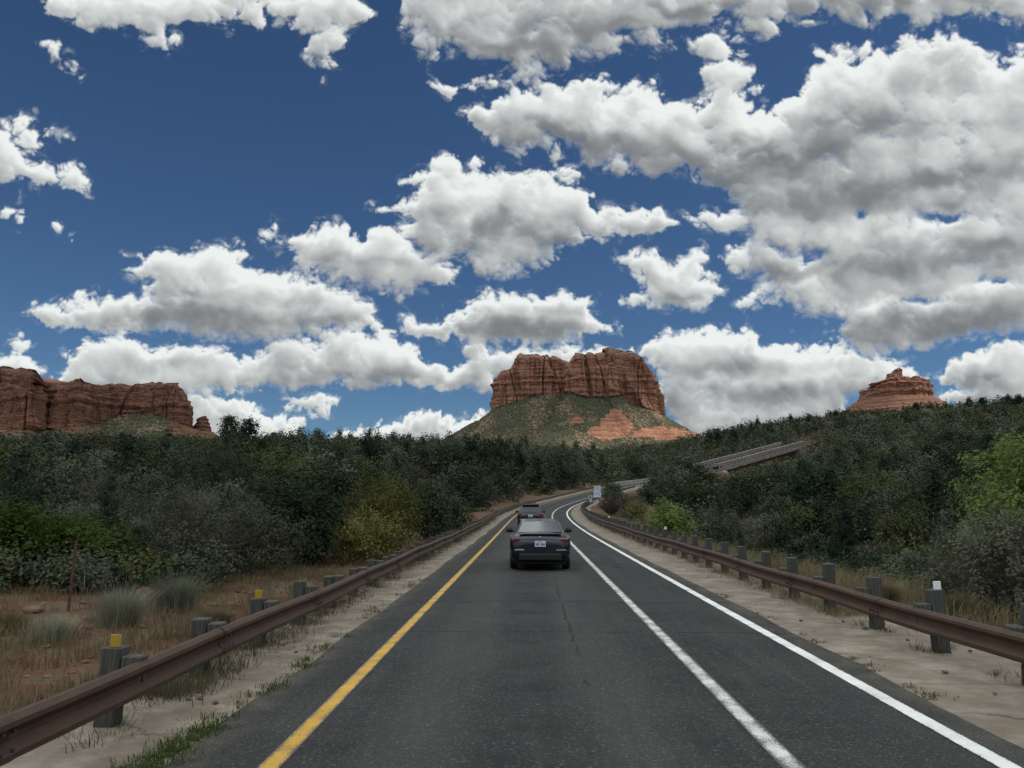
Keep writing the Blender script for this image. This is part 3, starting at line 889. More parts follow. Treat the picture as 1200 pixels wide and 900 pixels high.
def ground_z(x, y):
    x = np.asarray(x, float); y = np.asarray(y, float); shp = x.shape
    x = x.ravel(); y = y.ravel()
    r = np.hypot(x, y); az = np.arctan2(x, y)
    az_c = np.clip(az, _SAZ[0], _SAZ[-1])
    D = np.interp(az_c, _SAZ, _SKD); zs = CAM_H + (589.5 - np.interp(az_c, _SAZ, _SKY)) / 901.0 * D
    front = smooth01((math.pi * .62 - np.abs(az)) / 0.6)
    zs = zs * front
    t = r / D
    rightness = smooth01((az - 0.05) / 0.16)
    prof = np.where(t < 1, (1 - rightness) * t ** 1.45 + rightness * t ** 2.4, 1.0)
    z = zs * prof
    z -= rightness * 6.5 * np.exp(-((r - 75) / 50.0) ** 2) * smooth01((r - 12) / 30)
    beyond = np.clip(r - D, 0, None)
    z = z - np.clip(beyond, 0, 500) * 0.03 + np.clip(beyond - 700, 0, 1500) * 0.012
    z += fbm2(x / 34.0, y / 34.0, 4, .5, 5) * 1.4 * smooth01((r - 20) / 60) + fbm2(x / 7.0, y / 7.0, 3, .5, 8) * 0.25 * smooth01((r - 6) / 15)
    # road corridor
    o, zr, idx = near_road(x, y)
    onbr = (idx >= BR0 - 2) & (idx <= BR1 + 2)
    a = np.abs(o)
    wL = 1 - smooth01((a - 7.0) / 16.0); wR = 1 - smooth01((a - 7.5) / 9.0)
    wgt = np.where(o < 0, wL, wR)
    wgt = np.where(onbr, 0, wgt)
    shelf = np.where(o < 0, zr + 0.02 + np.clip(a - 6, 0, 12) * 0.035, zr - 0.02 - np.clip(a - 7.0, 0, 10) * 0.16)
    shelf = shelf + fbm2(x / 1.7, y / 1.7, 4, .55, 12) * 0.13 * smooth01((a - 4.6) / 1.5)
    deep = np.where(idx > 0, 0.10 + 0.006 * np.clip(r - 25, 0, 60), 0)
    inside = (1 - smooth01((a - np.where(o < 0, 4.0, 5.7)) / (0.5 + 0.02 * np.clip(r - 20, 0, 80))))
    shelf = shelf - inside * deep
    z = z * (1 - wgt) + shelf * wgt
    under = onbr & (a < 14)
    z = np.where(under, np.minimum(z, zr - 2.0 - 5.0 * np.sin(np.clip((idx - BR0) / max(1, BR1 - BR0), 0, 1) * math.pi) ** .5 * (1 - smooth01((a - 7) / 7))), z)
    return z.reshape(shp)


def build_ground():
    def lines(a, b, d0, d1, g):
        v = [a]; st = d0
        while v[-1] < b:
            v.append(v[-1] + st)
            if v[-1] > d1: st *= g
        return v
    xr = lines(0, 22000, .45, 16, 1.032); xs = np.array([-v for v in xr[:0:-1]] + xr)
    yr = lines(-14, 22000, .5, 26, 1.016); yb = lines(14, 9000, 3, 14, 1.25)
    ys = np.array([-v for v in yb[:0:-1]] + yr)
    X, Y = np.meshgrid(xs, ys)
    Z = ground_z(X, Y)
    o, _, _ = near_road(X, Y)
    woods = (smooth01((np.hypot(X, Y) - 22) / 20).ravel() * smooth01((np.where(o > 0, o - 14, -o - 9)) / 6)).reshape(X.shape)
    n = len(xs); mrow = len(ys)
    i = np.arange(n * mrow).reshape(mrow, n)
    F = np.stack([i[:-1, :-1], i[:-1, 1:], i[1:, 1:], i[1:, :-1]], -1).reshape(-1, 4)
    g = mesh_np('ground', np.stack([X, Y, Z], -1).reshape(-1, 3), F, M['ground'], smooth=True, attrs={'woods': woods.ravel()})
    tag(g, kind='structure')
    print('ground verts', n * mrow)


build_ground()


def ribbon(name, i0, i1, offs, dz, mat, uvmode='road', jitter=None, step=1):
    """a strip along the road: offs is a list of (offset, height) or a function of the index"""
    idx = np.arange(i0, i1, step)
    m = len(offs)
    V = []; UV = []
    for i in idx:
        for j, (o, h) in enumerate(offs):
            oo = o + (jitter(i, j) if jitter else 0.0)
            V.append(off(i, oo, h + dz))
            UV.append((oo if uvmode == 'road' else j / (m - 1), ARC[i]))
    n = len(idx)
    I = np.arange(n * m).reshape(n, m)
    F = np.stack([I[:-1, :-1], I[:-1, 1:], I[1:, 1:], I[1:, :-1]], -1).reshape(-1, 4)
    ob = mesh_np(name, V, F, mat, smooth=True)
    uv = ob.data.uv_layers.new(name='UVMap')
    li = np.zeros(len(ob.data.loops), np.int32); ob.data.loops.foreach_get('vertex_index', li)
    uv.data.foreach_set('uv', np.asarray(UV, np.float32)[li].ravel())
    return tag(ob, kind='structure')


END = len(PATH) - 1
_ej = np.cumsum(RNG.normal(0, .05, len(PATH))); _ej = _ej - np.convolve(_ej, np.ones(15) / 15, 'same')
ribbon('road', 20, END, [(-2.78, -.02), (-2.72, 0), (-1.0, 0.012), (0.8, 0.015), (2.6, 0.008), (4.0, 0), (4.07, -.03)], 0.0, M['asphalt'],
       jitter=lambda i, j: _ej[i] * .55 if j in (0, 1, 5, 6) else 0)
ribbon('yellow_edge_line', 20, END, [(-2.03, .0045), (-1.945, .0050), (-1.86, .0055)], 0.004, M['yellow'], uvmode='unit')
ribbon('white_lane_line', 20, END, [(1.86, .0125), (1.95, .0120), (2.04, .0115)], 0.004, M['white_worn'], uvmode='unit')
ribbon('white_edge_line', 20, END, [(3.48, .0040), (3.565, .0038), (3.65, .0036)], 0.005, M['white'], uvmode='unit')
_lj = np.convolve(RNG.normal(0, .25, len(PATH)), np.ones(5) / 5, 'same')
ribbon('concrete_apron', 20, BR0 - 2, [(-4.75, -.06), (-4.35, .012), (-3.6, .010), (-2.66, -.006)], 0.0, M['concrete'],
       jitter=lambda i, j: _lj[i] * (1.0 if j < 2 else 0))
ribbon('concrete_apron', 20, BR0 - 2, [(3.96, -.008), (4.9, -.005), (6.05, -.012), (6.35, -.10)], 0.0, M['concrete'],
       jitter=lambda i, j: _lj[i] * (1.0 if j > 1 else 0))
ribbon('road_verge', 95, BR0 - 2, [(-7.6, -.5), (-6.2, .02), (-4.3, -.01)], 0.0, M['ground'])
ribbon('road_verge', 95, BR0 - 2, [(5.9, -.03), (7.4, -.12), (9.6, -.75)], 0.0, M['ground'])


# ---------------------------------------------------------------- sandstone buttes
def catmull(P, n):
    P = np.asarray(P, float); m = len(P)
    t = np.linspace(0, m, n, endpoint=False); i = t.astype(int); f = (t - i)[:, None]
    a, b, c, d = P[(i - 1) % m], P[i % m], P[(i + 1) % m], P[(i + 2) % m]
    return .5 * (2 * b + (c - a) * f + (2 * a - 5 * b + 4 * c - d) * f**2 + (3 * b - a - 3 * c + d) * f**3)


def butte(name, Y, plan, rim, base, foot_z, n_around, n_cliff, n_slope, run, mat, flute=1.0, batter=.10, terrace=None, bare_fn=None,
          slope_rough=3.0, seed=1, inset=None, rag=4.0, ledge=1.0):
    """plan: closed outline (X across, Y away) in metres round its centre; rim / base: photo points of the skyline and of the cliff's foot"""
    C0 = at_y(620.5, 500, Y); C0[2] = 0
    rim3 = np.array([at_y(a, b, Y) for a, b in rim]); base3 = np.array([at_y(a, b, Y) for a, b in base])
    P = catmull(plan, n_around)
    # even spacing by arc length
    seg = np.linalg.norm(np.roll(P, -1, 0) - P, axis=1); s = np.concatenate([[0], np.cumsum(seg)])
    u = np.linspace(0, s[-1], n_around, endpoint=False)
    Pc = np.concatenate([P, P[:1]])
    P = np.stack([np.interp(u, s, Pc[:, 0]), np.interp(u, s, Pc[:, 1])], -1)
    T = np.roll(P, -1, 0) - np.roll(P, 1, 0); T /= np.linalg.norm(T, axis=1)[:, None]
    N = np.stack([T[:, 1], -T[:, 0]], -1)
    ctr = P.mean(0)
    if ((P - ctr) * N).sum() < 0: N = -N
    w = max(2, n_around // 150)
    k = np.ones(2 * w + 1) / (2 * w + 1)
    N = np.stack([np.convolve(np.concatenate([N[-w:, c], N[:, c], N[:w, c]]), k, 'valid') for c in (0, 1)], -1)
    N /= np.linalg.norm(N, axis=1)[:, None]
    # smooth normals for the debris slope
    Ns = N.copy()
    for _ in range(3):
        w = n_around // 30
        k = np.ones(2 * w + 1) / (2 * w + 1)
        Ns = np.stack([np.convolve(np.concatenate([Ns[-w:, c], Ns[:, c], Ns[:w, c]]), k, 'valid') for c in (0, 1)], -1)
    Ns /= np.linalg.norm(Ns, axis=1)[:, None]
    rim_a, base_a = np.array(rim, float), np.array(base, float)

    def outline_z(X, Yp, tab):
        """height of a photographed outline above a plan point (taken at the near side's true distance)"""
        yy = np.minimum(Yp, 0) + Y
        px, _ = to_pix(np.stack([X, yy, np.full_like(X, rim3[:, 2].mean())], -1))
        return z_at(px, np.interp(px, tab[:, 0], tab[:, 1]), yy)
    zr = outline_z(P[:, 0], P[:, 1], rim_a); zb = outline_z(P[:, 0], P[:, 1], base_a)
    zb = np.minimum(zb, zr - 4)
    H = (zr - zb).max()
    zr = zr + rag * .4 + fbm3(P[:, 0] / 16, P[:, 1] / 16, 0 * zr + seed, 4, .55, seed + 3) * rag - rag * .6 * np.clip(1 - np.abs(perlin3(P[:, 0] / 30, P[:, 1] / 30, 0 * zr, seed + 8)) / .09, 0, 1)
    rows = []; bare = []
    # cliff
    for j in range(n_cliff + 1):
        t = j / n_cliff
        z = zr + (zb - zr) * t
        hz = (z - zb)
        sx, sy = P[:, 0], P[:, 1]
        zc = z / 90.0
        f1 = -np.abs(perlin3(sx / 46 + zc, sy / 46, zc * .5, seed)) * 26
        f2 = -np.abs(perlin3(sx / 19 + zc * .5, sy / 19, zc * .7, seed + 5)) * 19
        f3 = perlin3(sx / 6.5, sy / 6.5, z / 26, seed + 9) * 4.5
        cr = -np.clip(1 - np.abs(perlin3(sx / 34 + 9 + zc * .3, sy / 34, zc * .4, seed + 13)) / .045, 0, 1) * 11
        cr = cr - np.clip(1 - np.abs(perlin3(sx / 15 + 4 + zc * .25, sy / 15, zc * .3, seed + 14)) / .06, 0, 1) * 3
        led = perlin3(np.zeros_like(z) + 3.3, z / 7.5 + fbm3(sx / 90, sy / 90, 0 * sx, 2, .5, 3) * 1.0, z * 0 + .5, seed + 17) * 5.0
        led = led + perlin3(np.zeros_like(z) + 8.3, z / 2.6, sx / 60, seed + 19) * 2.0
        led = led * ledge
        rough = fbm3(sx / 9, sy / 9, z / 6, 3, .55, seed + 23) * 2.4
        d = (f1 + f2 + f3 + cr) * flute + led + rough + 11 * flute
        d = d - batter * hz - (smooth01((.16 - t) / .16) ** 1.5) * 7 * flute - (6 * flute * (t < .30) if inset is None else inset * smooth01((.36 - t) / .05))
        zz = z + rough * .3
        rows.append(np.stack([P[:, 0] + N[:, 0] * d, P[:, 1] + N[:, 1] * d, zz], -1)); bare.append(np.ones(n_around))
    # cap: rings drawn in from the rim
    cap_r, cap_b = [], []
    R0 = rows[0]
    for q in (.004, .2, .4, .6, .78, .90, .97):
        hx = np.ptp(R0[:, 0]) / 2; hy = np.ptp(R0[:, 1]) / 2; xm = (R0[:, 0].max() + R0[:, 0].min()) / 2; ym = (R0[:, 1].max() + R0[:, 1].min()) / 2 + hy * .25
        pull = (1 - q) * min(1, hy / hx)
        X = xm + (R0[:, 0] - xm) * (1 - pull * np.abs((R0[:, 0] - xm) / hx) ** 2); Yp = ym + (R0[:, 1] - ym) * q
        z = outline_z(X, Yp, rim_a) - rag
        w = smooth01((1 - q) / .25)
        z = R0[:, 2] * (1 - w) + z * w - w * .02 * H + fbm3(X / 22, Yp / 22, z * 0 + seed, 3, .5, seed) * H * .03 * w
        cap_r.append(np.stack([X, Yp, z], -1)); cap_b.append(np.full(n_around, .75))
    rows = cap_r + rows; bare = cap_b + bare
    # debris slope
    last = rows[-1]
    for j in range(1, n_slope + 1):
        q = (j / n_slope) ** 1.15
        dd = q * run
        zfoot = foot_z - 0.0 * dd
        prof = 1 - (1 - q) ** 1.22
        z = last[:, 2] + (zfoot - last[:, 2]) * prof
        X = P[:, 0] + Ns[:, 0] * dd; Yp = P[:, 1] + Ns[:, 1] * dd
        mixn = min(1, j / 4)
        X = X * mixn + last[:, 0] * (1 - mixn); Yp = Yp * mixn + last[:, 1] * (1 - mixn)
        gul = -np.abs(fbm3(X / 70, Yp / 70, 0 * X + seed, 3, .5, seed + 31)) * slope_rough * 3.2 * min(1, q * 4) * (1 - q * .6)
        br = np.zeros(n_around)
        if bare_fn is not None:
            br = bare_fn(X, Yp, z, q)
        z = z + (gul + fbm3(X / 9, Yp / 9, 0 * X, 3, .6, seed + 37) * slope_rough * .55) * (1 - .88 * np.clip(br, 0, 1))
        if terrace is not None:
            step = terrace
            w = np.clip(br * 1.4, 0, 1)
            ph = z / step + fbm3(X / 60, Yp / 60, 0 * X, 2, .5, seed + 41) * .6
            fr = ph - np.floor(ph)
            zt = (np.floor(ph) + smooth01(fr / .35 - .9) ) * step - (ph * step - z)
            z = z * (1 - w) + zt * w
        rows.append(np.stack([X, Yp, z], -1)); bare.append(br)
    V = np.concatenate(rows); V[:, 0] += 0; V[:, 1] += Y
    m = len(rows); I = np.arange(m * n_around).reshape(m, n_around)
    J = np.roll(I, -1, 1)
    F = np.stack([I[:-1], J[:-1], J[1:], I[1:]], -1).reshape(-1, 4)
    if (T[:, 0] * N[:, 1] - T[:, 1] * N[:, 0]).mean() > 0:
        F = F[:, ::-1]
    ob = mesh_np(name, V, F, mat, smooth=False, attrs={'bare': np.concatenate(bare)})
    return ob


def XO(px, Y):
    return at_y(px, 500, Y)[0]


# the big mesa straight ahead
YB = 1800.0
s2 = 2.0
cx = XO(620.5, YB)
plan = [(XO(a, YB + b), b) for a, b in [(578, -5), (581, -48), (602, -68), (640, -78), (664, -70), (668, -100), (684, -118), (708, -112), (714, -124), (722, -116), (730, -84),
        (744, -84), (757, -92), (768, -72), (775, -30), (773, 30), (755, 95), (710, 125), (650, 122), (600, 95), (582, 50)]]
rim = [(560, 440), (578, 440), (581, 434), (600, 430.5), (603.5, 417), (607, 413.5), (615, 414), (640, 415), (652, 416.5), (660, 421), (664, 424.5), (668, 420), (672, 413.5), (690, 412), (700, 412.5), (710, 410.5), (722.5, 407.5), (733, 409),
       (741, 411.5), (748, 417), (757, 419.5), (766, 429), (771, 438), (775, 450), (790, 460)]
base = [(560, 483), (577, 480), (602, 471), (627, 462), (650, 460), (665, 458), (687, 465), (712, 465), (725, 462), (740, 472), (760, 480), (780, 488), (800, 490)]


def bare_big(X, Yp, z, q):
    px, py = to_pix(np.stack([X, Yp + YB, z], -1))
    e = lambda cx_, cy_, rx, ry: np.clip(1.25 - ((px - cx_) / rx) ** 2 - ((py - cy_) / ry) ** 2, 0, 1)
    front = Yp < 40
    b = np.maximum.reduce([e(722, 498, 21, 17), e(708, 506, 22, 9), e(775, 507, 40, 9), e(676, 491, 10, 5) * .8, e(722, 482, 9, 5), e(812, 512, 26, 5) * .9])
    return np.where(front, b, 0.15) * .95


M['cliff_big'] = cliff_mat('banded_red_sandstone', at_y(620, 490, YB)[2], at_y(620, 408, YB)[2])
mesa = butte('sandstone_mesa', YB, plan, rim, base, at_y(620, 550, YB)[2], 1500, 92, 90, 255, M['cliff_big'], flute=1.0, batter=.075, terrace=11.0, bare_fn=bare_big, slope_rough=6.5, seed=4)
tag(mesa, 'broad flat topped red sandstone mesa rising straight ahead above the road', 'mesa')

# bell shaped butte to the right: a stepped red skirt, a drum and three blocks on top
YR = 1500.0
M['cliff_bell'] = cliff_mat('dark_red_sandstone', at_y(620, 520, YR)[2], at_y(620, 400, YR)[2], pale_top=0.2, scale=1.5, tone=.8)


def bell_block(name, x0, x1, top, bot, depth, y_c, seed, n=520, parent=None, skirt=None):
    xs = np.linspace(0, 2 * math.pi, 14, endpoint=False)
    rgb = np.random.default_rng(seed)
    cxm = (x0 + x1) / 2; rx = (x1 - x0) / 2
    pl = [(XO(cxm + rx * math.copysign(abs(math.cos(a)) ** .75, math.cos(a)) * rgb.uniform(.93, 1.0), YR + y_c - depth * abs(math.sin(a)) * .6), y_c + depth * math.copysign(abs(math.sin(a)) ** .75, math.sin(a)) * rgb.uniform(.85, 1.08)) for a in xs[::-1]]
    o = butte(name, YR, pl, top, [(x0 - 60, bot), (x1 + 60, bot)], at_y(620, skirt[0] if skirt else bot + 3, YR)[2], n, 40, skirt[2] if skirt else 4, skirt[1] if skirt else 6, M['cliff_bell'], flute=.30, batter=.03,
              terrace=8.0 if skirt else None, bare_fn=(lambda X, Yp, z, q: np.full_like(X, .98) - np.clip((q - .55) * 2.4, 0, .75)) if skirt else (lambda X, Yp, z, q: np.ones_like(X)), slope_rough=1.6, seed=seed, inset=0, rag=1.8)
    if parent is not None:
        o.parent = parent
    return o


bell = bell_block('bell_butte', 1017.5, 1088, [(1000, 455), (1018, 454), (1024, 450.5), (1032, 448), (1050, 446), (1070, 446), (1082, 448), (1088, 453), (1110, 456)], 464, 66, 0, 9, 900, None, (524, 160, 96))
tag(bell, 'small bell shaped red butte with a knob on top above the right hillside', 'butte')
bell_block('rock_tier', 1025, 1062, [(1020, 449), (1026, 446.5), (1033, 443.8), (1040, 441.3), (1050, 440.5), (1058, 441.5), (1064, 444)], 451, 40, -8, 15, 400, bell)
bell_block('rock_knob', 1040.5, 1056, [(1038, 438), (1042, 434), (1045, 432.3), (1048.5, 431.3), (1052, 432.5), (1055, 435), (1058, 439)], 445, 17, -8, 16, 260, bell)
bell_block('rock_tier', 1059, 1086.5, [(1057, 446), (1061, 442.5), (1066, 440), (1071, 440.8), (1076, 442), (1082, 445.5), (1088, 450)], 452, 36, 2, 17, 400, bell)

bell.location.x += 10.0

# long cliff wall on the left
YL = 1100.0
plan = [(XO(a, YL + b), b) for a, b in [(-260, -60), (-160, -120), (-90, -90), (-45, -125), (-8, -108), (18, -146), (42, -136), (54, -98), (70, -116), (96, -112), (114, -70), (135, -44), (160, -42), (178, -52),
        (205, -60), (219, -38), (221, 20), (200, 90), (120, 140), (0, 170), (-150, 170), (-260, 90)]]
rim = [(-400, 405), (-150, 412), (-60, 420), (0, 428), (15, 431), (27, 437), (45, 444), (57, 447.5), (72, 447), (85, 442), (100, 443), (110, 449), (125, 451), (140, 450), (162, 449), (175, 447.5), (200, 448), (212, 451), (218, 457), (222, 468), (240, 480)]
base = [(-400, 498), (-100, 498), (0, 500), (30, 503), (60, 503), (90, 500), (115, 495), (150, 484), (180, 482), (205, 492), (222, 500), (240, 500)]


def bare_left(X, Yp, z, q):
    px, _ = to_pix(np.stack([X, Yp + YL, z], -1))
    return np.where(px < 118, .52, .26) + np.where((px > 198), .4, 0) - np.clip(q - .5, 0, .5) * .9


M['cliff_left'] = cliff_mat('shaded_red_sandstone', at_y(620, 505, YL)[2], at_y(620, 425, YL)[2], pale_top=0.25, scale=1.4, tone=.58)  # tone dims the rock colour itself, standing in for cloud shade on the wall
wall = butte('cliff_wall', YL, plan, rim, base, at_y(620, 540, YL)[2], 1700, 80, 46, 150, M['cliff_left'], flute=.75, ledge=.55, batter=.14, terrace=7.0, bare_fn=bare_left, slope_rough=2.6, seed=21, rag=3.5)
tag(wall, 'long red sandstone cliff wall at the far left edge of the view', 'cliff')
plan = [(XO(a, YL - 10 + b), b) for a, b in [(229, -2), (232, -14), (237, -18), (243, -13), (246, 0), (243, 13), (236, 16), (230, 10)]]
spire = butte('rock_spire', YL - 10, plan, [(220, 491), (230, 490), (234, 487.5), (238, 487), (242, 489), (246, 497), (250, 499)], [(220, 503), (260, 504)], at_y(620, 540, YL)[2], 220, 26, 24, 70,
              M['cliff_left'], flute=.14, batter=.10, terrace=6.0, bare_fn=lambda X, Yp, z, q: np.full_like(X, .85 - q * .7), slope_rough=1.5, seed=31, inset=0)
tag(spire, 'short red rock spire standing off the right end of the cliff wall', 'rock spire')


# ---------------------------------------------------------------- guardrails
M['rust_dark'] = plain('darker_rust', (0.052, 0.030, 0.022), 0.7, var=0.35, scale=9)
W_BEAM = [(0.000, .155), (.030, .150), (.075, .118), (.080, .085), (.030, .040), (.012, .022), (.012, -.022), (.030, -.040), (.080, -.085), (.075, -.118), (.030, -.150), (.000, -.155)]


def path_at(s):
    """frame at an arc length: point, right vector, tangent angle"""
    p = np.array([np.interp(s, ARC, PATH[:, c]) for c in range(3)])
    r = np.array([np.interp(s, ARC, RIGHT[:, c]) for c in range(3)]); r /= np.linalg.norm(r)
    return p, r


def guardrail(label, side, o_face, s0, s1, first, z_mid, post_h, marked, mark_name, mark_mat):
    root = empty('guardrail', tuple(path_at(s0 + 10)[0] + path_at(s0 + 10)[1] * o_face))
    inv = Vector(root.location)
    tag(root, label, 'guardrail')
    sg = -1 if side == 'l' else 1
    mb = MB(); rows = []
    ss = np.concatenate([np.arange(s0, 60, .95), np.arange(60, s1, 2.0)])
    lap = 0
    for s in ss:
        p, r = path_at(s)
        wob = .012 * math.sin(s * .9 + sg) + .015 * math.sin(s * .31)
        row = []
        for (d, h) in W_BEAM:
            q = p + r * (o_face + sg * .08 - sg * d) + np.array([0, 0, z_mid + h + wob])
            row.append(Vector(q) - inv)
        for (d, h) in W_BEAM[::-1]:
            q = p + r * (o_face + sg * .085 - sg * d + sg * .004) + np.array([0, 0, z_mid + h * .985 + wob])
            row.append(Vector(q) - inv)
        rows.append(row)
    mb.grid(rows, close=True)
    mb.build('beam', M['rust'], root, smooth=False)
    # lapped panel joints with their bolts
    s = s0 + 2.2
    while s < min(s1, 42):
        sp = MB(); rows = []
        for ds in (0, .33):
            p, r = path_at(s + ds)
            wob = .012 * math.sin((s + ds) * .9 + sg) + .015 * math.sin((s + ds) * .31)
            rows.append([Vector(p + r * (o_face + sg * .08 - sg * (d + .007)) + np.array([0, 0, z_mid + h * 1.012 + wob])) - inv for (d, h) in W_BEAM])
        sp.grid(rows)
        for ds in (.05, .17, .28):
            p, r = path_at(s + ds)
            for h in (-.062, .062):
                c_ = Vector(p + r * (o_face + sg * .08 - sg * .062) + np.array([0, 0, z_mid + h])) - inv
                sp.tube([c_, c_ - Vector(r) * sg * .022], .015, 6)
        sp.build('lap_joint', M['rust_dark'], root)
        s += 3.81
    n = 0
    s = first
    while s < min(s1, 125):
        p, r = path_at(s)
        ang = math.atan2(r[1], r[0])
        hgt = post_h + random.uniform(-.06, .04) - (.09 if side == 'l' and n > 3 else 0)
        lean = Matrix.Rotation(random.uniform(-.06, .06), 4, 'X') @ Matrix.Rotation(random.uniform(-.04, .04), 4, 'Y')
        pos = Vector(p + r * (o_face + sg * .34)) - inv
        post = MB().box((0, 0, (hgt - .5) / 2), (.178, .178, hgt + .5), 0, .012).build('post', M['wood'], root)
        post.location = pos
        post.rotation_euler = (Matrix.Rotation(ang, 4, 'Z') @ lean).to_euler()
        blk = MB().box((0, 0, 0), (.17, .17, .36), 0, .012).build('blockout', M['wood'], post)
        blk.location = (-sg * .185, 0.0, z_mid + .02)
        if s < 30:
            b = MB()
            b.tube([(-sg * .265, 0, z_mid + .0), (-sg * .285, 0, z_mid + .0)], .022, 8)
            b.build('bolt', M['bolt'], post)
        if n in marked:
            mk = MB().box((0, 0, hgt + .055), (.10, .012, .11), 0, .004)
            mo = mk.build(mark_name, mark_mat, post)
            mo.location = (.02, -.05, 0)
            mo['label'] = 'square %s tab fixed on the post top' % mark_name.split('_')[0]
        n += 1
        s += 1.905
    return root


gl = guardrail('rust brown guardrail on timber posts along the yellow line side of the road', 'l', -3.40, -1.0, 186, 7.1,   .40, .70, (0, 2), 'yellow_reflector', M['refl_yellow'])
gr = guardrail('rust brown guardrail on timber posts along the bike lane side above the ravine', 'r', 5.12, 2.0, 176, 8.85,   .42, .82, (1, 12, 24), 'white_reflector', M['refl_white'])

# steel rail on the far stretch of road before the bridge
mb = MB(); rows = []
i0 = int(np.searchsorted(ARC, 190)); root = empty('guardrail', tuple(off(i0, -3.9)))
inv = Vector(root.location)
for i in range(i0, BR0 + 2, 2):
    rows.append([Vector(off(i, -3.9 + a, h)) - inv for a, h in ((0, .72), (.06, .60), (0, .48), (.06, .36), (.0, .34), (-.03, .72))])
mb.grid(rows, close=True); mb.build('beam', M['steel'], root)
for i in range(i0, BR0 + 2, 4):
    q = Vector(off(i, -4.05)) - inv
    MB().box((q.x, q.y, q.z + .3), (.15, .15, .9)).build('post', M['wood'], root)
tag(root, 'pale far guardrail seen behind the bend just before the bridge', 'guardrail')

# ---------------------------------------------------------------- the bridge on the far hillside
def build_bridge():
    a, b = BR0, BR1 - 1
    A = Vector(PATH[a]); B = Vector(PATH[b]); h = (B - A); L = h.length; h.normalize()
    hv = Vector((h.x, h.y, 0)).normalized(); r = Vector((hv.y, -hv.x, 0))
    root = empty('road_bridge', A)
    tag(root, 'pale concrete road bridge with slotted parapets climbing across the ravine to the right', 'bridge')
    ang = math.atan2(hv.y, hv.x)
    gz = h.z

    def slab(name, mat, s0, s1, o0, o1, z0, z1):
        """box following the bridge: along s, across o, height z above the deck line"""
        mb = MB()
        vs = []
        for s in (s0, s1):
            for (o, z) in ((o0, z0), (o1, z0), (o1, z1), (o0, z1)):
                vs.append(h * s + r * o + Vector((0, 0, z)))
        mb.add(vs, [(3, 2, 1, 0), (4, 5, 6, 7), (0, 1, 5, 4), (1, 2, 6, 5), (2, 3, 7, 6), (3, 0, 4, 7)])
        return mb

    def join(lst):
        m = MB()
        for x in lst:
            m.add(x.v, x.f)
        return m
    slab('deck', None, 0, L, -4.3, 4.3, -.62, -.03).build('deck', M['bridge'], root)
    slab('deck', None, 0, L, 4.303, 4.75, -.62, .25).build('fascia', M['bridge'], root)
    for o in (-2.6, 0, 2.6):
        slab('g', None, 4, L - 10, o - .35, o + .35, -2.15, -.623).build('girder', M['bridge_dark'], root)
    for sd in (-1, 1):
        par = [slab('p', None, 0, L, sd * 4.42 - .16, sd * 4.42 + .16, 1.12, 2.05), slab('p', None, 0, L, sd * 4.42 - .2, sd * 4.42 + .2, .03, .42)]
        n = int(L / 2.6)
        for k in range(n + 1):
            s = k * L / n
            par.append(slab('p', None, max(0, s - .62), min(L, s + .62), sd * 4.42 - .15, sd * 4.42 + .15, .421, 1.119))
        p = join(par).build('parapet', M['bridge'], root)
        slab('rail', None, 0, L, sd * 4.42 - .22, sd * 4.42 + .22, 2.053, 2.24).build('top_rail', M['concrete_pale'], p)
    for f in (.46, .80):
        s = L * f
        c = h * s
        m = MB()
        for o in (-2.2, 2.2):
            q = c + r * o
            m.box((q.x, q.y, q.z - 2.2 - 4.5), (1.0, 1.0, 9.0), ang)
        q = c
        m.box((q.x, q.y, q.z - 2.45), (1.1, 7.0, .6), ang)
        m.build('pier', M['concrete_pale'], root)
    # abutments and the paved slope at the near end
    slab('ab', None, L * .93, L + 1.2, -4.9, 4.9, -4.2, -.63).build('abutment', M['bridge'], root)
    slab('ab', None, -2.5, 3.5, -4.9, 4.9, -4.2, -.63).build('abutment', M['bridge'], root)
    m = MB()
    vs = [h * -1 + r * 5.2 + Vector((0, 0, -.4)), h * 3.0 + r * 5.2 + Vector((0, 0, -.4)), h * 7.5 + r * 8.2 + Vector((0, 0, -4.6)), h * 3.5 + r * 8.2 + Vector((0, 0, -4.6))]
    dn = Vector((0, 0, -.5))
    m.add(vs + [v + dn for v in vs], [(0, 1, 2, 3), (7, 6, 5, 4), (0, 4, 5, 1), (1, 5, 6, 2), (2, 6, 7, 3), (3, 7, 4, 0)])
    m.build('slope_paving', M['concrete_pale'], root)
    return root, h, r, L


M['concrete_pale'] = plain('pale_concrete', (0.34, 0.31, 0.285), 0.85, var=0.2, scale=0.8)
bridge, BH, BRT, BL = build_bridge()


# ---------------------------------------------------------------- cars
M['navy_paint'] = plain('navy_paint', (0.004, 0.006, 0.016), 0.32, metal=0.1, var=0.1, scale=3, spec=.4, coat=0.65)
M['slate_paint'] = plain('slate_paint', (0.012, 0.016, 0.026), 0.30, metal=0.1, var=0.1, scale=3, spec=.3, coat=0.5)
M['car_glass'] = plain('car_glass', (0.030, 0.040, 0.042), 0.06, var=0.05, spec=0.8)
M['black_plastic'] = plain('black_plastic', (0.010, 0.010, 0.011), 0.55, var=0.2, scale=20)
M['tail_red'] = plain('tail_lamp_red', (0.17, 0.014, 0.014), 0.18, var=0.15, scale=8, coat=1.0)
M['lamp_clear'] = plain('lamp_clear', (0.55, 0.56, 0.58), 0.15, var=0.1, coat=1.0)
M['plate'] = plain('number_plate', (0.62, 0.66, 0.72), 0.4, var=0.08, scale=20)
M['plate_ink'] = plain('plate_ink', (0.03, 0.05, 0.16), 0.5, var=0.1)
M['tyre'] = plain('tyre_rubber', (0.016, 0.016, 0.017), 0.85, var=0.2, scale=30)
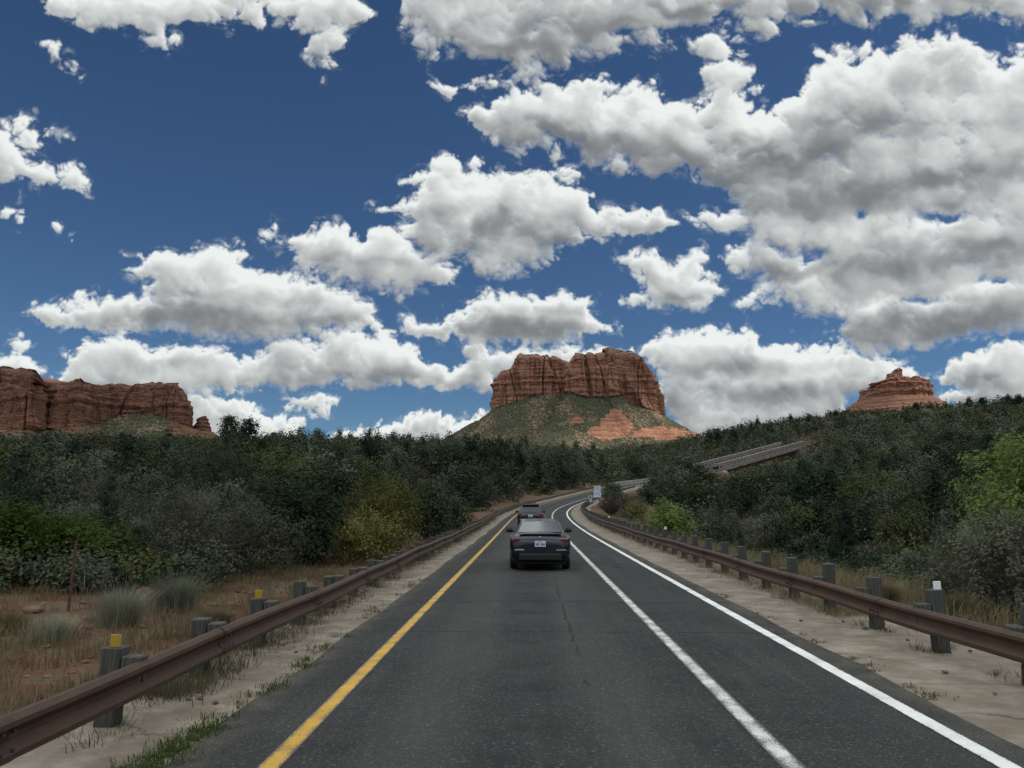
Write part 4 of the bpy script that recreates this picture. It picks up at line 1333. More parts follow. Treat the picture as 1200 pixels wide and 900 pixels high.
M['rim'] = plain('alloy_rim', (0.28, 0.29, 0.30), 0.35, metal=0.8, var=0.1)
M['chrome'] = plain('bright_trim', (0.55, 0.56, 0.57), 0.15, metal=0.9, var=0.05)


def wheel_meshes():
    ty, rm = MB(), MB()
    prof = [(.20, -.10), (.30, -.115), (.325, -.095), (.332, 0), (.325, .095), (.30, .115), (.20, .10)]
    n = 28
    ty.grid([[(x, r_ * math.cos(2 * math.pi * k / n), r_ * math.sin(2 * math.pi * k / n)) for (r_, x) in prof] for k in range(n)] + [[(x, r_, 0) for (r_, x) in prof]])
    rm.grid([[(x, r_ * math.cos(2 * math.pi * k / n), r_ * math.sin(2 * math.pi * k / n)) for (r_, x) in ((.215, -.10), (.215, .10))] for k in range(n)] + [[(x, r_, 0) for (r_, x) in ((.215, -.10), (.215, .10))]])
    for sd in (-1, 1):
        for k in range(5):
            a = 2 * math.pi * k / 5
            rm.box((sd * .085, .11 * math.cos(a), .11 * math.sin(a)), (.02, .06, .22), M=Matrix.Rotation(a - math.pi / 2, 4, 'X'))
        rm.tube([(sd * .07, 0, 0), (sd * .1, 0, 0)], .06, 12)
    return ty, rm


def car(name, label, cat, group, paint, st, roof, wb, gz, tail, L, wheels, plate_z, wiper=False):
    root = empty(name)
    tag(root, label, cat, group)
    rows = []
    for (y, hw, zb, zs, zt) in st:
        half = [(0, zb), (hw * .82, zb), (hw * .965, zb + .10), (hw, zb + (zs - zb) * .55), (hw * .985, zs - .07), (hw * .945, zs - .01), (hw * .80, zt - .005), (hw * .45, zt + .012), (0, zt + .016)]
        ring = half + [(-x, z) for (x, z) in half[-2:0:-1]]
        rows.append([(x, y, z) for (x, z) in ring])
    mb = MB().grid(rows, close=True)
    mb.add(rows[0], [tuple(range(len(rows[0])))]); mb.add(rows[-1], [tuple(range(len(rows[-1]) - 1, -1, -1))])
    mb.build('body', paint, root, smooth=True)
    # cabin
    ys = [r_[0] for r_ in roof]
    fz = lambda y: np.interp(y, ys, [r_[1] for r_ in roof]); fw = lambda y: np.interp(y, ys, [r_[2] for r_ in roof])

    def sec(y, grow=0.0):
        z, w = fz(y), fw(y)
        zb_ = gz - .06
        lo = min(z - .012, gz)
        h = [(wb + grow, zb_), (wb + grow, lo), (w + grow, z - .035 + grow), (w * .93, z - .006 + grow), (w * .5, z + .010 + grow), (0, z + .014 + grow)]
        return [(x, y, q) for (x, q) in h] + [(-x, y, q) for (x, q) in h[-2::-1]]
    yy = np.unique(np.concatenate([np.linspace(ys[0], ys[-1], 26), ys]))
    MB().grid([sec(y) for y in yy]).build('cabin', paint, root, smooth=True)
    # glass, a few millimetres proud of the shell
    y0, y1 = tail['glass']
    rows = []
    for y in np.linspace(y0, y1, 9):
        w = fw(y) * .90
        rows.append([(x * w, y - .004, fz(y) + .013 * (1 - abs(x)) + .008) for x in np.linspace(-1, 1, 9)])
    MB().grid(rows).build('rear_window', M['car_glass'], root, smooth=True)
    rows = []
    for y in np.linspace(ys[-1] - .08, ys[-2] + .06, 7):
        w = fw(y) * .92
        rows.append([(x * w, y + .004, fz(y) + .013 * (1 - abs(x)) + .008) for x in np.linspace(-1, 1, 9)])
    MB().grid(rows).build('windscreen', M['car_glass'], root, smooth=True)
    for sd in (-1, 1):
        rows = []
        for y in np.linspace(tail['side'][0], tail['side'][1], 12):
            z, w = fz(y), fw(y)
            top = z - .045; a = (top - gz)
            if a < .03: continue
            rows.append([(sd * (wb + (w - wb) * t + .007), y, gz + a * t) for t in (.04, .5, .90)])
        MB().grid(rows).build('side_window', M['car_glass'], root, smooth=True)
        m = MB().box((sd * (wb + .19), tail['mirror'], gz + .06), (.22, .13, .15), 0, .045)
        m.tube([(sd * (wb - .0), tail['mirror'] + .02, gz + .02), (sd * (wb + .14), tail['mirror'], gz + .03)], .025, 6)
        m.build('wing_mirror', M['black_plastic'] if tail.get('mirror_black') else paint, root)
        # tail lamps
        t = MB()
        for (x, y, z, sx, sy, sz) in tail['lamps']:
            t.box((sd * x, y, z), (sx, sy, sz), 0, .018, M=Matrix.Rotation(sd * -.22, 4, 'Z'))
        t.build('tail_lamp', M['tail_red'], root)
        r_ = MB().box((sd * .62, tail['refl'][0], tail['refl'][1]), (.30, .02, .05), 0, .008)
        r_.build('bumper_trim', M['chrome'], root)
    # number plate, bumper insert, fin
    pl = MB().box((0, tail['plate_y'], plate_z), (.32, .014, .165), 0, .004).build('number_plate', M['plate'], root)
    ink = MB()
    for k in range(7):
        if k == 3: continue
        x = -.118 + k * .039
        ink.box((x, tail['plate_y'] - .0095, plate_z - .012), (.024, .004, .066))
        ink.box((x + .002, tail['plate_y'] - .0098, plate_z - .030), (.028, .004, .014))
    ink.box((0, tail['plate_y'] - .0095, plate_z + .055), (.13, .004, .018))
    ink.build('plate_lettering', M['plate_ink'], pl)
    MB().box((0, tail['bump'][0], tail['bump'][1]), (1.28, .10, .20), 0, .03).build('bumper_insert', M['black_plastic'], root)
    MB().box((0, .9, .21), (1.5, 1.2, .10), 0, .02).build('underbody', M['black_plastic'], root)
    f = MB(); yf = tail['fin']; zf = float(fz(yf))
    f.add([(-.018, yf, zf), (.018, yf, zf), (.018, yf + .16, zf + .01), (-.018, yf + .16, zf + .01), (0, yf + .01, zf + .075), (0, yf + .05, zf + .075)],
          [(0, 1, 4), (1, 2, 5, 4), (2, 3, 5), (3, 0, 4, 5), (3, 2, 1, 0)])
    f.build('aerial_fin', M['black_plastic'], root)
    for b in tail.get('extra', []):
        MB().box(*b[1], **b[2]).build(b[0], M[b[3]], root)
    ty, rm = wheel_meshes()
    for (x, y) in wheels:
        w = ty.build('wheel', M['tyre'], root, smooth=True)
        w.location = (x, y, .332)
        rm.build('rim', M['rim'], w)
    return root


SED = [(0.00, .66, .44, .74, .76), (0.03, .80, .32, .88, .90), (0.10, .875, .27, .985, 1.00), (0.20, .90, .25, 1.015, 1.045), (0.45, .918, .24, 1.02, 1.055), (0.85, .92, .22, 1.01, 1.05), (1.5, .92, .2, .98, 1.0),
       (2.6, .92, .2, .96, .98), (3.35, .915, .2, .93, .97), (4.0, .90, .22, .86, .90), (4.5, .86, .26, .76, .78), (4.68, .74, .32, .62, .64), (4.74, .6, .4, .55, .56)]
SROOF = [(.66, 1.045, .74), (1.42, 1.385, .60), (2.05, 1.45, .60), (2.62, 1.42, .60), (3.42, .985, .74)]
sedan = car('sedan', 'dark navy saloon car driving directly ahead in the middle of the lane', 'car', 'cars driving ahead in the lane', M['navy_paint'], SED, SROOF, .80, 1.0,
            dict(glass=(.73, 1.38), side=(1.05, 3.15), mirror=2.95, lamps=[(.66, .06, .885, .36, .10, .085), (.80, .115, .90, .16, .10, .12)], refl=(.005, .60), plate_y=-.012, bump=(.02, .40), fin=1.62, mirror_black=True,
                 extra=[('boot_badge', ((0, .042, .955), (.09, .02, .05)), dict(bevel=.01), 'chrome'), ('boot_spoiler', ((0, .13, 1.052), (1.25, .10, .022)), dict(bevel=.008), 'navy_paint')]),
            4.74, [(-.80, .98), (.80, .98), (-.80, 3.75), (.80, 3.75)], .775)
SUVS = [(0.00, .68, .50, .86, .88), (0.04, .82, .38, 1.02, 1.04), (0.12, .89, .32, 1.06, 1.09), (0.5, .92, .28, 1.08, 1.10), (1.5, .93, .26, 1.06, 1.08), (2.6, .93, .26, 1.04, 1.06), (3.3, .92, .26, 1.02, 1.06),
        (3.9, .90, .28, .98, 1.01), (4.4, .86, .32, .86, .88), (4.58, .74, .40, .70, .72), (4.62, .6, .45, .6, .62)]
UROOF = [(.10, 1.085, .74), (.42, 1.56, .64), (.60, 1.665, .62), (1.6, 1.70, .62), (2.4, 1.66, .62), (3.3, 1.08, .74)]
suv = car('suv', 'dark sport utility vehicle with a raked rear window ahead of the navy saloon', 'car', 'cars driving ahead in the lane', M['slate_paint'], SUVS, UROOF, .81, 1.07,
          dict(glass=(.14, .44), side=(.75, 3.05), mirror=2.85, lamps=[(.72, .045, .98, .26, .08, .17)], refl=(.005, .66), plate_y=-.012, bump=(.02, .46), fin=.9, mirror_black=True,
               extra=[('roof_spoiler', ((0, .45, 1.655), (1.16, .34, .03)), dict(bevel=.01), 'slate_paint'), ('roof_rail', ((.56, 1.5, 1.73), (.035, 1.7, .04)), dict(bevel=.01), 'chrome'), ('roof_rail', ((-.56, 1.5, 1.73), (.035, 1.7, .04)), dict(bevel=.01), 'chrome')]),
          4.62, [(-.80, .92), (.80, .92), (-.80, 3.6), (.80, 3.6)], .90)


def put_on_road(o, s, lane):
    p, r = path_at(s)
    o.location = Vector(p + r * lane) + Vector((0, 0, .016))
    q, r2 = path_at(s + 4)
    d = q - p
    o.rotation_euler = (math.atan2(d[2], math.hypot(d[0], d[1])), 0, math.atan2(-d[0], d[1]))


put_on_road(sedan, 22.4, .30)
sedan.scale = (.965, 1, .98)
put_on_road(suv, 54.0, .02)
van = copy_tree(suv)
tag(van, 'tiny dark vehicle crossing the near end of the concrete bridge', 'car')
if 'group' in van: del van['group']
q = Vector(PATH[BR0]) + BH * 3.0 + BRT * 1.6
van.location = q + Vector((0, 0, -.02))
van.rotation_euler = (math.asin(BH.z), 0, math.atan2(-BH.x, BH.y))
ribbon('bridge_roadway', BR0 - 3, min(BR1 + 18, END), [(-4.15, 0), (4.15, 0)], -.022, M['asphalt'])

# ---------------------------------------------------------------- signs, posts, stones
M['sign_white'] = plain('sign_white', (0.52, 0.58, 0.68), 0.4, var=0.08, scale=3)
M['sign_green'] = plain('sign_pale_green', (0.33, 0.46, 0.42), 0.4, var=0.1, scale=6)
M['sign_blue'] = plain('sign_blue', (0.05, 0.11, 0.20), 0.4, var=0.15, scale=6)
M['sign_ink'] = plain('sign_ink', (0.03, 0.035, 0.05), 0.5, var=0.1)

c = at_y(700, 577.2, 124); ps, rs = path_at(125.0)
gz0 = float(ground_z(np.array([c[0]]), np.array([124.0]))[0])
root = empty('route_sign', (c[0], 124.0, gz0))
tag(root, 'pale blue white road sign of two stacked panels on posts inside the bend', 'road sign')
zc = c[2] - gz0
lo = MB().box((0, 0, zc - .22), (1.16, .03, 1.12), 0, .01).build('lower_panel', M['sign_white'], root)
up = MB().box((0, 0, zc + .70), (.98, .03, .64), 0, .01).build('upper_panel', M['sign_white'], root)
g = MB().box((-.10, -.019, zc + .72), (.07, .008, .36)).box((.14, -.019, zc + .72), (.07, .008, .36)).box((.02, -.019, zc + .545), (.17, .007, .07))
g.build('route_symbol', M['sign_ink'], up)
g = MB().box((0, -.019, zc - .10), (.86, .006, .05)).box((0, -.019, zc - .36), (.80, .006, .05))
g.build('lettering', M['sign_blue'], lo)
for x in (-.42, .42):
    MB().box((x, .05, (zc - .3) / 2 - .1), (.10, .06, zc + .6), 0, .01).build('post', M['wood'], root)

c = at_y(692, 586, 112)
gz0 = float(ground_z(np.array([c[0]]), np.array([112.0]))[0])
root = empty('marker_sign', (c[0], 112.0, gz0))
tag(root, 'small pale green marker sign with a dark emblem just in front of the route sign', 'road sign')
z1 = at_y(692, 580.5, 112)[2] - gz0; z2 = at_y(692, 585.3, 112)[2] - gz0; z3 = at_y(692, 588.7, 112)[2] - gz0
u_ = MB().box((0, 0, (z1 + z2) / 2), (.52, .02, z1 - z2 - .03), 0, .006).build('upper_panel', M['sign_green'], root)
MB().box((-.03, -.013, (z1 + z2) / 2), (.20, .006, .26)).build('emblem', M['sign_ink'], u_)
MB().box((.03, 0, (z2 + z3) / 2), (.42, .02, z2 - z3 - .02), 0, .006).build('lower_panel', M['sign_green'], root)
MB().box((-.36, .02, (z2 + z3) / 2 - .05), (.24, .02, z2 - z3), 0, .006).build('blue_panel', M['sign_blue'], root)
MB().box((.03, .045, z1 / 2 - .3), (.06, .05, z1 + .6), 0, .01).build('post', M['steel'], root)

b = on_z(80, 716, .12)
root = empty('fence_post', (b[0], b[1], float(ground_z(np.array([b[0]]), np.array([b[1]]))[0])))
tag(root, 'thin rusty steel fence post standing in the dry grass by the dark bush', 'fence post')
t = MB()
t.box((0, 0, .42), (.045, .008, 1.55)).box((0, .022, .42), (.010, .036, 1.55))
for k in range(8):
    t.box((0, -.009, .2 + k * .13), (.03, .012, .012))
t.build('stem', M['rusty_post'], root)
MB().tube([(0, 0, .95), (.06, .04, .93), (.16, .09, .70), (.20, .10, .35)], .004, 5).build('loose_wire', M['steel'], root)
root.rotation_euler = (0, math.radians(1.5), .4)


def stone(size, seed):
    rg = np.random.default_rng(seed)
    n, m = 14, 9
    V = []
    for j in range(m + 1):
        for i in range(n):
            a = 2 * math.pi * i / n; p = math.pi * j / m
            V.append((math.cos(a) * math.sin(p), math.sin(a) * math.sin(p), math.cos(p)))
    V = np.array(V)
    pl = rg.normal(size=(11, 3)); pl /= np.linalg.norm(pl, axis=1)[:, None]
    d = np.min(np.where((V @ pl.T) > .05, rg.uniform(.55, .9, 11) / np.clip(V @ pl.T, .05, None), 9), axis=1)
    r_ = np.minimum(1, d)[:, None]
    V = V * r_ * np.array(size) + fbm3(V[:, 0] * 3, V[:, 1] * 3, V[:, 2] * 3 + seed, 3)[:, None] * .05 * min(size)
    I = np.arange((m + 1) * n).reshape(m + 1, n); J = np.roll(I, -1, 1)
    return V, np.stack([I[:-1], I[1:], J[1:], J[:-1]], -1).reshape(-1, 4)


for k, (px, py, s, lab) in enumerate([(38, 722, .24, 'low red rock in the dry grass left of the rusty fence post'), (172, 697, .30, 'angular red rock in front of the grey green shrub'),
                                     (236, 690, .34, 'pale red rock behind the tall grass clumps'), (246, 716, .16, 'small red stone beside the timber post with a yellow tab'),
                                     (62, 742, .20, 'broken red stone nearest the rusty fence post'), (205, 738, .15, 'small red stone between the two grass clumps and the rail'),
                                     (100, 735, .13, 'small red stone among the scattered chips by the sage clump'), (276, 702, .20, 'flat red stone on the bare patch before the dark bushes')]):
    b = on_z(px, py, .1)
    s *= .72
    V, F = stone((s * 1.3, s, s * .6), 40 + k)
    o = mesh_np('red_rock', V, F, M['red_rock'])
    o.location = (b[0], b[1], float(ground_z(np.array([b[0]]), np.array([b[1]]))[0]) + s * .12)
    o.rotation_euler = (0, 0, k * 1.3)
    tag(o, lab, 'rock', 'red rocks on the left bank')
rg = np.random.default_rng(5)
VV, FF, nb = [], [], 0
for k in range(420):
    o_ = -4.9 - abs(rg.normal(0, 2.6)); s_ = rg.uniform(4, 30)
    if k % 6 == 0: o_ = rg.uniform(-4.4, -3.0)
    if k % 6 == 1: o_ = rg.uniform(4.3, 6.3)
    p, r_ = path_at(s_); q = p + r_ * o_
    sz = rg.uniform(.02, .075) * (1 if o_ < -4.5 else .45)
    V, F = stone((sz * 1.3, sz, sz * .7), 100 + k % 7)
    a = rg.uniform(0, 6.28); ca, sa = math.cos(a), math.sin(a)
    V = V @ np.array([[ca, sa, 0], [-sa, ca, 0], [0, 0, 1]])
    z_ = max(float(ground_z(np.array([q[0]]), np.array([q[1]]))[0]), .012 if -4.4 < o_ < 6.2 else -9)
    VV.append(V + np.array([q[0], q[1], z_ + sz * .2])); FF.append(F + nb); nb += len(V)
tag(mesh_np('gravel', np.concatenate(VV), np.concatenate(FF), M['red_rock']), kind='stuff')


# ---------------------------------------------------------------- vegetation
M['juniper'] = leaf_mat('juniper_leaves', (0.018, 0.027, 0.016), (0.085, 0.106, 0.062), .12)
M['juniper_grey'] = leaf_mat('grey_juniper_leaves', (0.030, 0.038, 0.028), (0.125, 0.138, 0.098), .12)
M['juniper_olive'] = leaf_mat('olive_juniper_leaves', (0.026, 0.032, 0.015), (0.100, 0.108, 0.050), .12)
M['conifer'] = leaf_mat('conifer_needles', (0.016, 0.026, 0.019), (0.055, 0.076, 0.052), .12)
M['grey_bush'] = leaf_mat('grey_green_leaves', (0.060, 0.068, 0.045), (0.150, 0.158, 0.108))
M['bright_bush'] = leaf_mat('bright_green_leaves', (0.030, 0.050, 0.012), (0.100, 0.145, 0.038), .3)
M['spring_tree'] = leaf_mat('spring_green_leaves', (0.100, 0.145, 0.040), (0.250, 0.320, 0.115), .4)
M['olive_bush'] = leaf_mat('olive_yellow_leaves', (0.075, 0.075, 0.024), (0.19, 0.175, 0.062), .3)
M['bare_twigs'] = leaf_mat('bare_grey_twigs', (0.060, 0.050, 0.046), (0.150, 0.128, 0.118), .1)
M['dry_grass'] = leaf_mat('dry_grass', (0.110, 0.090, 0.048), (0.380, 0.325, 0.200), .3)
M['russet_grass'] = leaf_mat('russet_grass', (0.085, 0.050, 0.032), (0.225, 0.155, 0.092), .3)
M['sage_grass'] = leaf_mat('sage_grass', (0.120, 0.130, 0.092), (0.330, 0.330, 0.240), .3)
M['verge_grass'] = leaf_mat('verge_grass', (0.055, 0.052, 0.028), (0.200, 0.180, 0.105), .3)
M['weed'] = leaf_mat('green_weeds', (0.045, 0.065, 0.020), (0.130, 0.165, 0.060), .35)


def rand_dirs(rg, n):
    d = rg.normal(size=(n, 3))
    return d / np.linalg.norm(d, axis=1)[:, None]


def leaf_quads(pos, nrm, size, rg, aspect=1.6):
    """pointed leaf faces centred at pos"""
    n = len(pos)
    t = rand_dirs(rg, n)
    t = t - nrm * (t * nrm).sum(1)[:, None]
    t /= np.linalg.norm(t, axis=1)[:, None] + 1e-9
    b = np.cross(nrm, t)
    s = (size * rg.uniform(.6, 1.35, n))[:, None]
    a = t * s * .5 * aspect; w = b * s * .5
    V = np.stack([pos - a, pos + w * rg.uniform(.7, 1.1, (n, 1)) - a * .1, pos + a, pos - w * rg.uniform(.7, 1.1, (n, 1)) + a * .1], 1).reshape(-1, 3)
    F = np.arange(4 * n).reshape(n, 4)
    return V, F


def crown_np(lobes, n, size, rg, sprays=7, fill=.5, gap=.35, aspect=1.6):
    """leaves gathered in sprays over a set of lobes (centre, radii); returns verts, faces, tint"""
    lobes = [(np.array(c, float), np.array(r_, float) * np.ones(3)) for c, r_ in lobes]
    area = np.array([r_.prod() ** (2 / 3) for _, r_ in lobes]); area /= area.sum()
    ns = max(4, n // sprays)
    which = rg.choice(len(lobes), ns, p=area)
    C = np.array([c for c, _ in lobes])[which]; Rr = np.array([r_ for _, r_ in lobes])[which]
    d = rand_dirs(rg, ns)
    d[:, 2] = np.where((d[:, 2] < -.3) & (rg.random(ns) < .6), -d[:, 2], d[:, 2])
    rad = fill + (1.08 - fill) * rg.random(ns) ** .55
    sp = C + d * Rr * rad[:, None]
    nz = perlin3(sp[:, 0] * 1.7, sp[:, 1] * 1.7, sp[:, 2] * 1.7, int(rg.integers(99)))
    keep = nz > -gap * .5
    sp, d, which = sp[keep], d[keep], which[keep]
    k = max(1, int(round(n / max(1, len(sp)))))
    P = np.repeat(sp, k, 0); Dn = np.repeat(d, k, 0)
    P = P + rg.normal(size=P.shape) * size * 1.5 + Dn * (rg.random((len(P), 1)) * size * 2.2)
    N = Dn * 1.0 + rand_dirs(rg, len(P)) * .55 + np.array([0, 0, .35])
    N /= np.linalg.norm(N, axis=1)[:, None]
    V, F = leaf_quads(P, N, size, rg, aspect)
    lob_t = rg.uniform(0, 1, len(lobes))
    tint = np.clip(np.repeat(lob_t[which], k) * .45 + np.repeat(rg.uniform(0, 1, len(sp)), k) * .35 + rg.uniform(0, .25, len(P)), 0, 1)
    return V, F, np.repeat(tint, 4)


def juniper_lobes(rg, h, w, low=.12, n=13):
    L = []
    for i in range(n):
        t = (i + .5) / n
        z = h * (low + (0.93 - low) * t)
        prof = math.sin(math.pi * min(1, .25 + .68 * t)) ** .8
        a = i * 2.4 + rg.uniform(-.5, .5)
        r0 = w * .5 * prof * rg.uniform(.35, .85)
        s = w * (.20 + .10 * rg.random()) * (.75 + .4 * prof)
        L.append(((r0 * math.cos(a), r0 * math.sin(a), z), (s, s, s * rg.uniform(.65, .95))))
    L.append(((0, 0, h * .5), (w * .3, w * .3, h * .33)))
    return L


def conifer_lobes(rg, h, w, low=.12, open_=0.0):
    L = []
    n = 11
    for i in range(n):
        t = i / (n - 1)
        z = h * (low + (.97 - low) * t)
        rr = w * .5 * (1 - t) ** .75 + .04 * h * (1 - t) + .08
        m = 4 if t < .6 else 2
        for q in range(m):
            if rg.random() < open_: continue
            a = rg.uniform(0, 6.28)
            rad = rr * rg.uniform(.5, 1.0)
            L.append(((rad * .62 * math.cos(a), rad * .62 * math.sin(a), z - rad * .10), (rad * .50, rad * .50, h * .050 + .05)))
    L.append(((0, 0, h * .5), (w * .12, w * .12, h * .45)))
    L.append(((0, 0, h * .97), (.10 * w * .5, .10 * w * .5, h * .05)))
    return L


def trunk_mb(lobes, h, r0, rg, nlimb=7, bend=.15, fork=1):
    mb = MB()
    x = rg.uniform(-bend, bend) * h * .3; y = rg.uniform(-bend, bend) * h * .3
    mid = Vector((x, y, h * .42)); top = Vector((x * .4, y * .4, h * .86))
    mb.tube([(0, 0, -.35), (x * .3, y * .3, h * .12), mid, (mid + top) * .5, top], [r0 * 1.35, r0, r0 * .7, r0 * .42, r0 * .12], 7)
    order = rg.permutation(len(lobes))[:nlimb]
    for i in order:
        c = Vector(lobes[i][0])
        s = Vector((x * .5, y * .5, max(h * .08, min(c.z * .55, h * .6))))
        m = (s + c) * .5 + Vector((0, 0, -.05 * h * rg.random()))
        mb.tube([s, m, c], [r0 * .5, r0 * .32, r0 * .10], 5, caps=False)
    return mb


def twigs_np(h, w, n, rg, thick=.012):
    """bare branching shrub: thin blades fanning from the base"""
    Vs, Fs, Ts, nb = [], [], [], 0
    a = rg.uniform(0, 6.28, n); tilt = rg.uniform(.05, 1.0, n) ** .8
    for lvl in range(3):
        m = n * (1, 3, 5)[lvl]
        k = rg.integers(0, n, m)
        f0 = (0.0, .3, .5)[lvl]
        end = np.stack([np.cos(a[k]) * w * .5 * tilt[k], np.sin(a[k]) * w * .5 * tilt[k], h * (1.05 - .45 * tilt[k])], -1)
        st = end * (f0 + rg.uniform(0, .35, m)[:, None] * (lvl > 0))
        jit = rg.normal(size=(m, 3)) * np.array([w, w, h]) * (.02, .10, .14)[lvl]
        en = end * rg.uniform(.75, 1.05, m)[:, None] + jit if lvl == 0 else st + (end * .30 + jit)
        side = np.cross(en - st, rand_dirs(rg, m)); side /= np.linalg.norm(side, axis=1)[:, None] + 1e-9
        th = thick * (1.6, .9, .6)[lvl]
        V = np.stack([st - side * th, st + side * th, en + side * th * .3, en - side * th * .3], 1).reshape(-1, 3)
        Vs.append(V); Fs.append(np.arange(4 * m).reshape(m, 4) + nb); nb += 4 * m
        Ts.append(np.repeat(rg.uniform(0, 1, m), 4))
    return np.concatenate(Vs), np.concatenate(Fs), np.concatenate(Ts)


def plant(name, lobes, h, n, size, leafm, barkm, r0, seed, sprays=7, fill=.5, gap=.35, nlimb=7, twig=None, aspect=1.6, part='crown'):
    rg = np.random.default_rng(seed)
    root = empty(name)
    V, F, T = crown_np(lobes, n, size, rg, sprays, fill, gap, aspect)
    if twig:
        V2, F2, T2 = twigs_np(*twig, rg)
        F2 = F2 + len(V); V = np.concatenate([V, V2]); T = np.concatenate([T, T2])
        o = mesh_np(part, V, [F, F2], [M[leafm], M['bare_twigs']], root, mat_idx=np.concatenate([np.zeros(len(F)), np.ones(len(F2))]), attrs={'tint': T})
    else:
        mesh_np(part, V, F, M[leafm], root, attrs={'tint': T})
    trunk_mb(lobes, h, r0, rg, nlimb).build('trunk', M[barkm], root, smooth=True)
    return root


# --- where the woods stand: jittered cells over the visible ground, kept clear of road, bridge and banks
rg = np.random.default_rng(3)
cell = 4.4
gx, gy = np.meshgrid(np.arange(-420, 420, cell), np.arange(10, 640, cell))
tx = (gx + rg.uniform(-.45, .45, gx.shape) * cell).ravel(); ty = (gy + rg.uniform(-.45, .45, gx.shape) * cell).ravel()
r_ = np.hypot(tx, ty); az_ = np.arctan2(tx, ty)
Dk = np.interp(az_, _SAZ, _SKD)
ok = (np.abs(az_ + .02) < .66) & (r_ < Dk + 22) & (r_ > 17)
tx, ty, r_, az_, Dk = tx[ok], ty[ok], r_[ok], az_[ok], Dk[ok]
o_, zr_, id_ = near_road(tx, ty)
onb = (id_ >= BR0 - 2) & (id_ <= BR1 + 1)
clear = np.where(id_ > BR1 + 1, np.abs(o_) > 3.5, np.where(onb, np.abs(o_) > 7.5, np.where(o_ < 0, o_ < -8.5, o_ > 17)))
clear |= np.abs(o_) > 900
nearleft = (o_ < 0) & (o_ > -60) & (r_ < 24)
ok = clear & ~nearleft
dens = np.clip(1.0 - (r_ - 120) / 900, .55, 1) * np.where((o_ > 0) & (o_ < 40) & (r_ < 45), .75, 1)
ok &= rg.random(len(tx)) < dens
tx, ty, r_, az_, Dk, o_ = tx[ok], ty[ok], r_[ok], az_[ok], Dk[ok], o_[ok]
tz = ground_z(tx, ty)
kind = np.where(rg.random(len(tx)) < np.where(az_ > .1, .34, .22), 1, 0)                       # 1 conifer, 0 juniper
kind = np.where(rg.random(len(tx)) < .13, 2, kind)                    # 2 bare grey shrub
hh = np.where(kind == 1, rg.uniform(4.0, 8.0, len(tx)), np.where(kind == 2, rg.uniform(1.4, 2.8, len(tx)), 1.9 + 3.6 * rg.random(len(tx)) ** 1.5))
hh = np.where((r_ < 46), np.where(kind == 1, 2.4, 1.2) + 1.4 * rg.random(len(tx)), np.where(r_ < 95, np.minimum(hh, 2.2 + 1.8 * rg.random(len(tx)) + (kind == 1) * 1.2), hh))
hh = np.where((r_ > 110) & (kind == 0), hh * 1.2, hh)
# keep the view of the bend, the signs and the bridge open
px_, pyt = to_pix(np.stack([tx, ty, tz + hh], -1))
_, pyb = to_pix(np.stack([tx, ty, tz], -1))
wpx = 2.0 / r_ * FPX
road_row = np.interp(px_, [640, 690, 705, 735, 760, 782], [605, 598, 574, 573, 567.5, 565])
road_dist = np.interp(px_, [640, 690, 705, 735, 760, 782], [90, 115, 150, 178, 205, 225])
bad = (px_ > 640) & (px_ < 786) & (r_ < road_dist) & (pyt < road_row) & (o_ > 0)
br_row = np.interp(px_, [815, 826, 942, 950], [572, 569, 539, 536])
br_d = np.interp(px_, [815, 945], [246, 332])
bb = (px_ > 812 - wpx) & (px_ < 946 + wpx) & (r_ < br_d) & (pyt < br_row)
scale_b = np.clip((pyb - br_row) / np.maximum(pyb - pyt, .1), 0, 1)
hh = np.where(bb, hh * scale_b, hh)
# crowns stay under the photographed outline of the woods
line = np.interp(px_, [0, 240, 262, 560, 640, 700, 780, 850, 900, 950, 1000, 1100, 1200], [514, 512, 515, 513, 521, 525, 513, 504, 498, 492, 489, 489, 483]) + fbm2(px_ / 26.0, r_ / 60.0, 3, .6, 44) * 15 + 2 + rg.normal(0, 3.5, len(tx)) - (rg.random(len(tx)) < .05) * 8
over = pyt < line
hh = np.where(over, hh * np.clip((pyb - line) / np.maximum(pyb - pyt, .1), .25, 1), hh)
scale_r = np.clip((pyb - road_row) / np.maximum(pyb - pyt, .1), 0, 1)
hh = np.where(bad, hh * scale_r, hh)
ok = ~((bad | bb) & (hh < .7))
tx, ty, tz, r_, az_, Dk, o_, kind, hh, px_ = tx[ok], ty[ok], tz[ok], r_[ok], az_[ok], Dk[ok], o_[ok], kind[ok], hh[ok], px_[ok]
inview = (px_ > -25) & (px_ < 1225)
order = np.argsort(-(hh / r_) * inview)
print('trees', len(tx), 'in view', inview.sum())

JL = {}
for q in range(5):
    rg2 = np.random.default_rng(50 + q)
    JL['j', q] = juniper_lobes(rg2, 3.4, 3.6 + .3 * (q % 3), .10 + .03 * (q % 2))
    JL['c', q] = conifer_lobes(rg2, 5.0, 2.5 + .25 * (q % 3), .10, .12)
PROTO = {}


def get_proto(k, q, lod):
    key = (k, q, lod)
    if key not in PROTO:
        n, s = ((9000, .065), (2200, .15))[lod]
        if k == 0:
            PROTO[key] = plant('juniper', JL['j', q], 3.4, n, s, ('juniper', 'juniper', 'juniper_grey', 'juniper_grey', 'juniper_olive')[q], 'bark', .15, 70 + q, nlimb=8)
        else:
            PROTO[key] = plant('pine', JL['c', q], 5.0, n, s, 'conifer', 'bark', .12, 80 + q, nlimb=10, aspect=2.0)
        PROTO[key]['_fresh'] = 1
    return PROTO[key]


def place(proto, loc, rz, sc):
    if '_fresh' in proto:
        o = proto
        del o['_fresh']
    else:
        o = copy_tree(proto)
    o.location = loc; o.rotation_euler = (0, 0, rz); o.scale = sc
    return o


